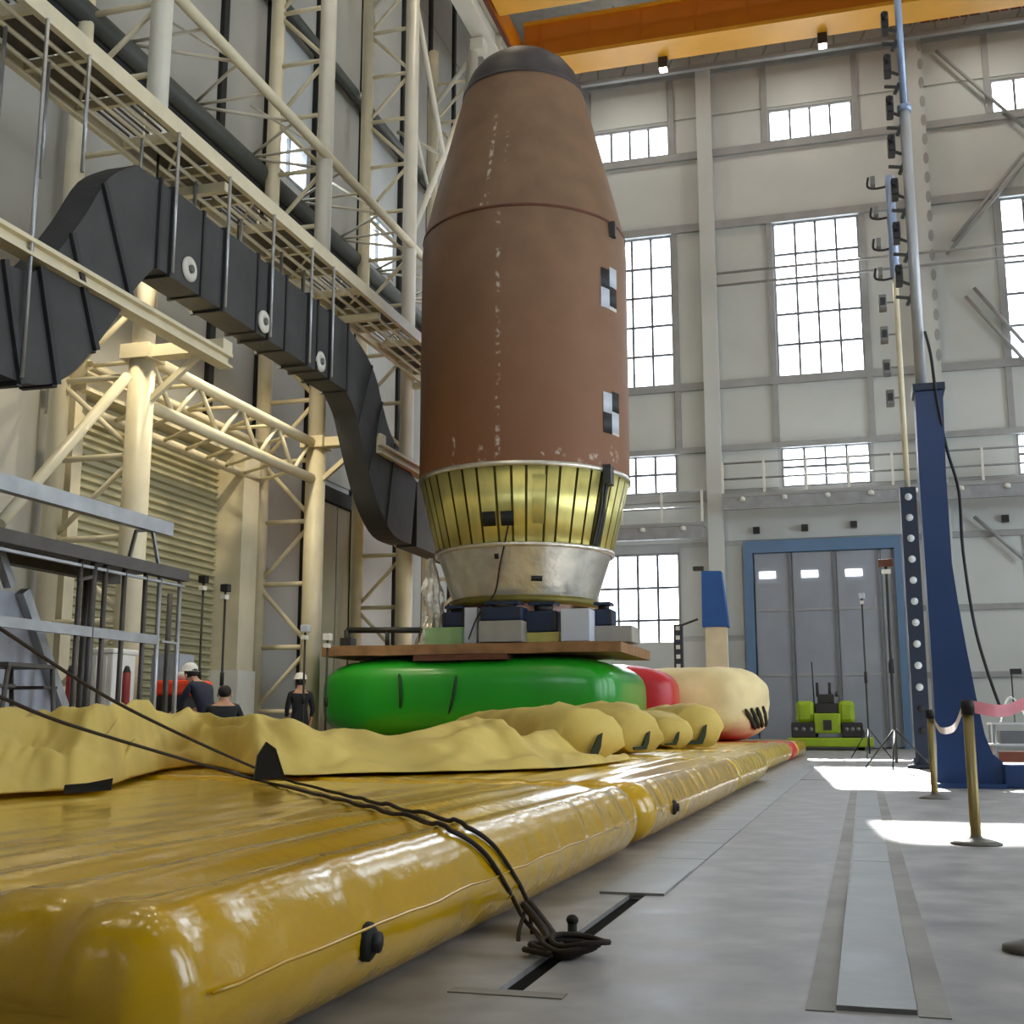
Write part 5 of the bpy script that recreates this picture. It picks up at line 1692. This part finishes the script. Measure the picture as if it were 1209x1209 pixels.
# ================================================================== PEOPLE
def person(label, base, J, rz, clothes, hat):
    """J: joints in local coordinates (x right, y forward, z up); the body is one skinned mesh"""
    names = list(J)
    idx = {n: i for i, n in enumerate(names)}
    E_ = [('pelvis', 'spine'), ('spine', 'chest'), ('chest', 'neck'), ('neck', 'head'), ('head', 'crown'), ('head', 'nose')]
    for s in 'LR':
        E_ += [('chest', 'sho' + s), ('sho' + s, 'elb' + s), ('elb' + s, 'wri' + s), ('wri' + s, 'palm' + s), ('pelvis', 'hip' + s), ('hip' + s, 'knee' + s), ('knee' + s, 'ank' + s), ('ank' + s, 'toe' + s)]
    R_ = dict(pelvis=.15, spine=.14, chest=.155, neck=.058, head=.092, crown=.078, nose=.012)
    for s in 'LR':
        R_.update({'sho' + s: .075, 'elb' + s: .05, 'wri' + s: .034, 'palm' + s: .032, 'hip' + s: .1, 'knee' + s: .066, 'ank' + s: .045, 'toe' + s: .04})
        # five fingers from the palm
        w_, p_ = Vector(J['wri' + s]), Vector(J['palm' + s])
        d = (p_ - w_).normalized()
        side_ = Vector((0, 1, 0)) if abs(d.y) < .8 else Vector((1, 0, 0))
        side_ = (side_ - d * side_.dot(d)).normalized()
        for f_ in range(5):
            nm = 'fin%d' % f_ + s
            ln = (.05, .075, .082, .076, .06)[f_]
            o_ = side_ * ((f_ - 2) * .02) if f_ else side_ * -.055
            J[nm] = tuple(p_ + o_ + d * ln * (.5 if f_ == 0 else 1))
            names.append(nm); idx[nm] = len(names) - 1
            R_[nm] = .009
            E_.append(('palm' + s, nm))
    me = bpy.data.meshes.new('figure_cage')
    me.from_pydata([J[n] for n in names], [(idx[a], idx[b]) for a, b in E_], [])
    tmp = bpy.data.objects.new('figure_cage', me)
    COL.objects.link(tmp)
    sk = tmp.modifiers.new('skin', 'SKIN')
    sk.use_smooth_shade = True
    for n, sv in zip(names, me.skin_vertices[0].data):
        r = R_[n]
        sv.radius = (r, r * (.8 if n in ('pelvis', 'spine', 'chest') else 1))
        sv.use_root = n == 'pelvis'
    ss = tmp.modifiers.new('sub', 'SUBSURF')
    ss.levels = ss.render_levels = 1
    dg = bpy.context.evaluated_depsgraph_get()
    ev = tmp.evaluated_get(dg)
    bm_ = bpy.data.meshes.new_from_object(ev)
    bpy.data.objects.remove(tmp)
    root = thing('person', label, 'person', base)
    root.rotation_euler = (0, 0, rz)
    bm_.name = 'body'
    bm_.materials.clear()
    for m in ('skin', clothes, 'black_rubber'):
        bm_.materials.append(MATS[m])
    keys = {n: Vector(J[n]) for n in names}
    for p_ in bm_.polygons:
        c = p_.center
        n = min(names, key=lambda k: (keys[k] - c).length)
        p_.material_index = 0 if n in ('neck', 'head', 'crown', 'nose') or n.startswith(('palm', 'fin', 'wri')) else (2 if n.startswith('toe') else 1)
        p_.use_smooth = True
    ob = bpy.data.objects.new('body', bm_)
    COL.objects.link(ob)
    ob.parent = root
    ORG[ob.name] = Vector((0, 0, 0))
    ORG[root.name] = Vector((0, 0, 0))
    hd, cr = keys['head'], keys['crown']
    up_ = (cr - hd).normalized()
    c = hd + up_ * .05
    hm = MB()
    hm.ellipsoid(tuple(c + up_ * .02 - Vector((0, .02, 0))), (.1, .118, .1), 14, 10)
    hm.build('hair', 'hair', root)
    if hat:
        hh = MB()
        hh.lathe([(.15, 0), (.125, .01), (.12, .06), (.08, .12), (0, .14)], c + up_ * .045, 18)
        hh.build('hard_hat', 'hat_white', root)
    for s in (-1, 1):
        MB().ellipsoid((c.x + s * .1, c.y, c.z - .03), (.015, .025, .035), 8, 6).build('ear', 'skin', root)
        MB().ellipsoid((c.x + s * .035, c.y + .095, c.z - .015), (.013, .01, .009), 8, 6).build('eye', 'hair', root)
    MB().ellipsoid((c.x, c.y + .09, c.z - .085), (.028, .012, .007), 8, 6).build('mouth', 'dark_red', root)
    return root
def stand_joints(h=1.72):
    k = h / 1.75
    J = dict(pelvis=(0, 0, .95), spine=(0, .0, 1.13), chest=(0, .0, 1.34), neck=(0, .01, 1.49), head=(0, .03, 1.6), crown=(0, .03, 1.68), nose=(0, .14, 1.59))
    for s, n in ((-1, 'L'), (1, 'R')):
        J.update({'sho' + n: (s * .19, 0, 1.4), 'elb' + n: (s * .25, -.02, 1.12), 'wri' + n: (s * .23, .12, .9), 'palm' + n: (s * .22, .16, .83), 'hip' + n: (s * .1, 0, .9), 'knee' + n: (s * .11, .02, .5), 'ank' + n: (s * .12, -.02, .09), 'toe' + n: (s * .13, .13, .045)})
    return {a: tuple(c * k for c in b) for a, b in J.items()}
def crouch_joints():
    J = dict(pelvis=(0, -.12, .62), spine=(0, -.06, .8), chest=(0, .05, 1.0), neck=(0, .12, 1.14), head=(0, .16, 1.24), crown=(0, .16, 1.32), nose=(0, .27, 1.22))
    for s, n in ((-1, 'L'), (1, 'R')):
        J.update({'sho' + n: (s * .2, .06, 1.06), 'elb' + n: (s * .28, .2, .85), 'wri' + n: (s * .16, .4, .78), 'palm' + n: (s * .13, .46, .76), 'hip' + n: (s * .11, -.08, .58), 'knee' + n: (s * .16, .24, .48), 'ank' + n: (s * .13, -.02, .1), 'toe' + n: (s * .14, .15, .045)})
    return J
def lean_joints():
    J = dict(pelvis=(0, -.1, .95), spine=(0, -.02, 1.14), chest=(0, .12, 1.36), neck=(0, .23, 1.48), head=(0, .31, 1.56), crown=(0, .34, 1.63), nose=(0, .42, 1.52))
    for s, n in ((-1, 'L'), (1, 'R')):
        J.update({'sho' + n: (s * .2, .13, 1.4), 'elb' + n: (s * .26, .26, 1.14), 'wri' + n: (s * .2, .46, 1.02), 'palm' + n: (s * .19, .52, .98), 'hip' + n: (s * .1, -.1, .9), 'knee' + n: (s * .12, .02, .5), 'ank' + n: (s * .12, -.06, .09), 'toe' + n: (s * .13, .1, .045)})
    return J
yb = 21.4
p0 = P(355, 803, Y=yb)
person('worker in black clothes and white hard hat standing left of the green cushion', (p0.x, yb, 0), stand_joints(1.74), math.radians(35), 'cloth_dark', True)
yb = 16.3
p0 = P(264, 825, Y=yb)
person('worker in dark clothes crouching with back turned beside the cream door pier', (p0.x, yb, 0), crouch_joints(), math.radians(25), 'cloth_dark', False)
yb = 16.85
p0 = P(243, 800, Y=yb)
person('worker in navy jacket leaning over beside the orange machine', (p0.x, yb, 0), lean_joints(), math.radians(75), 'cloth_navy', True)
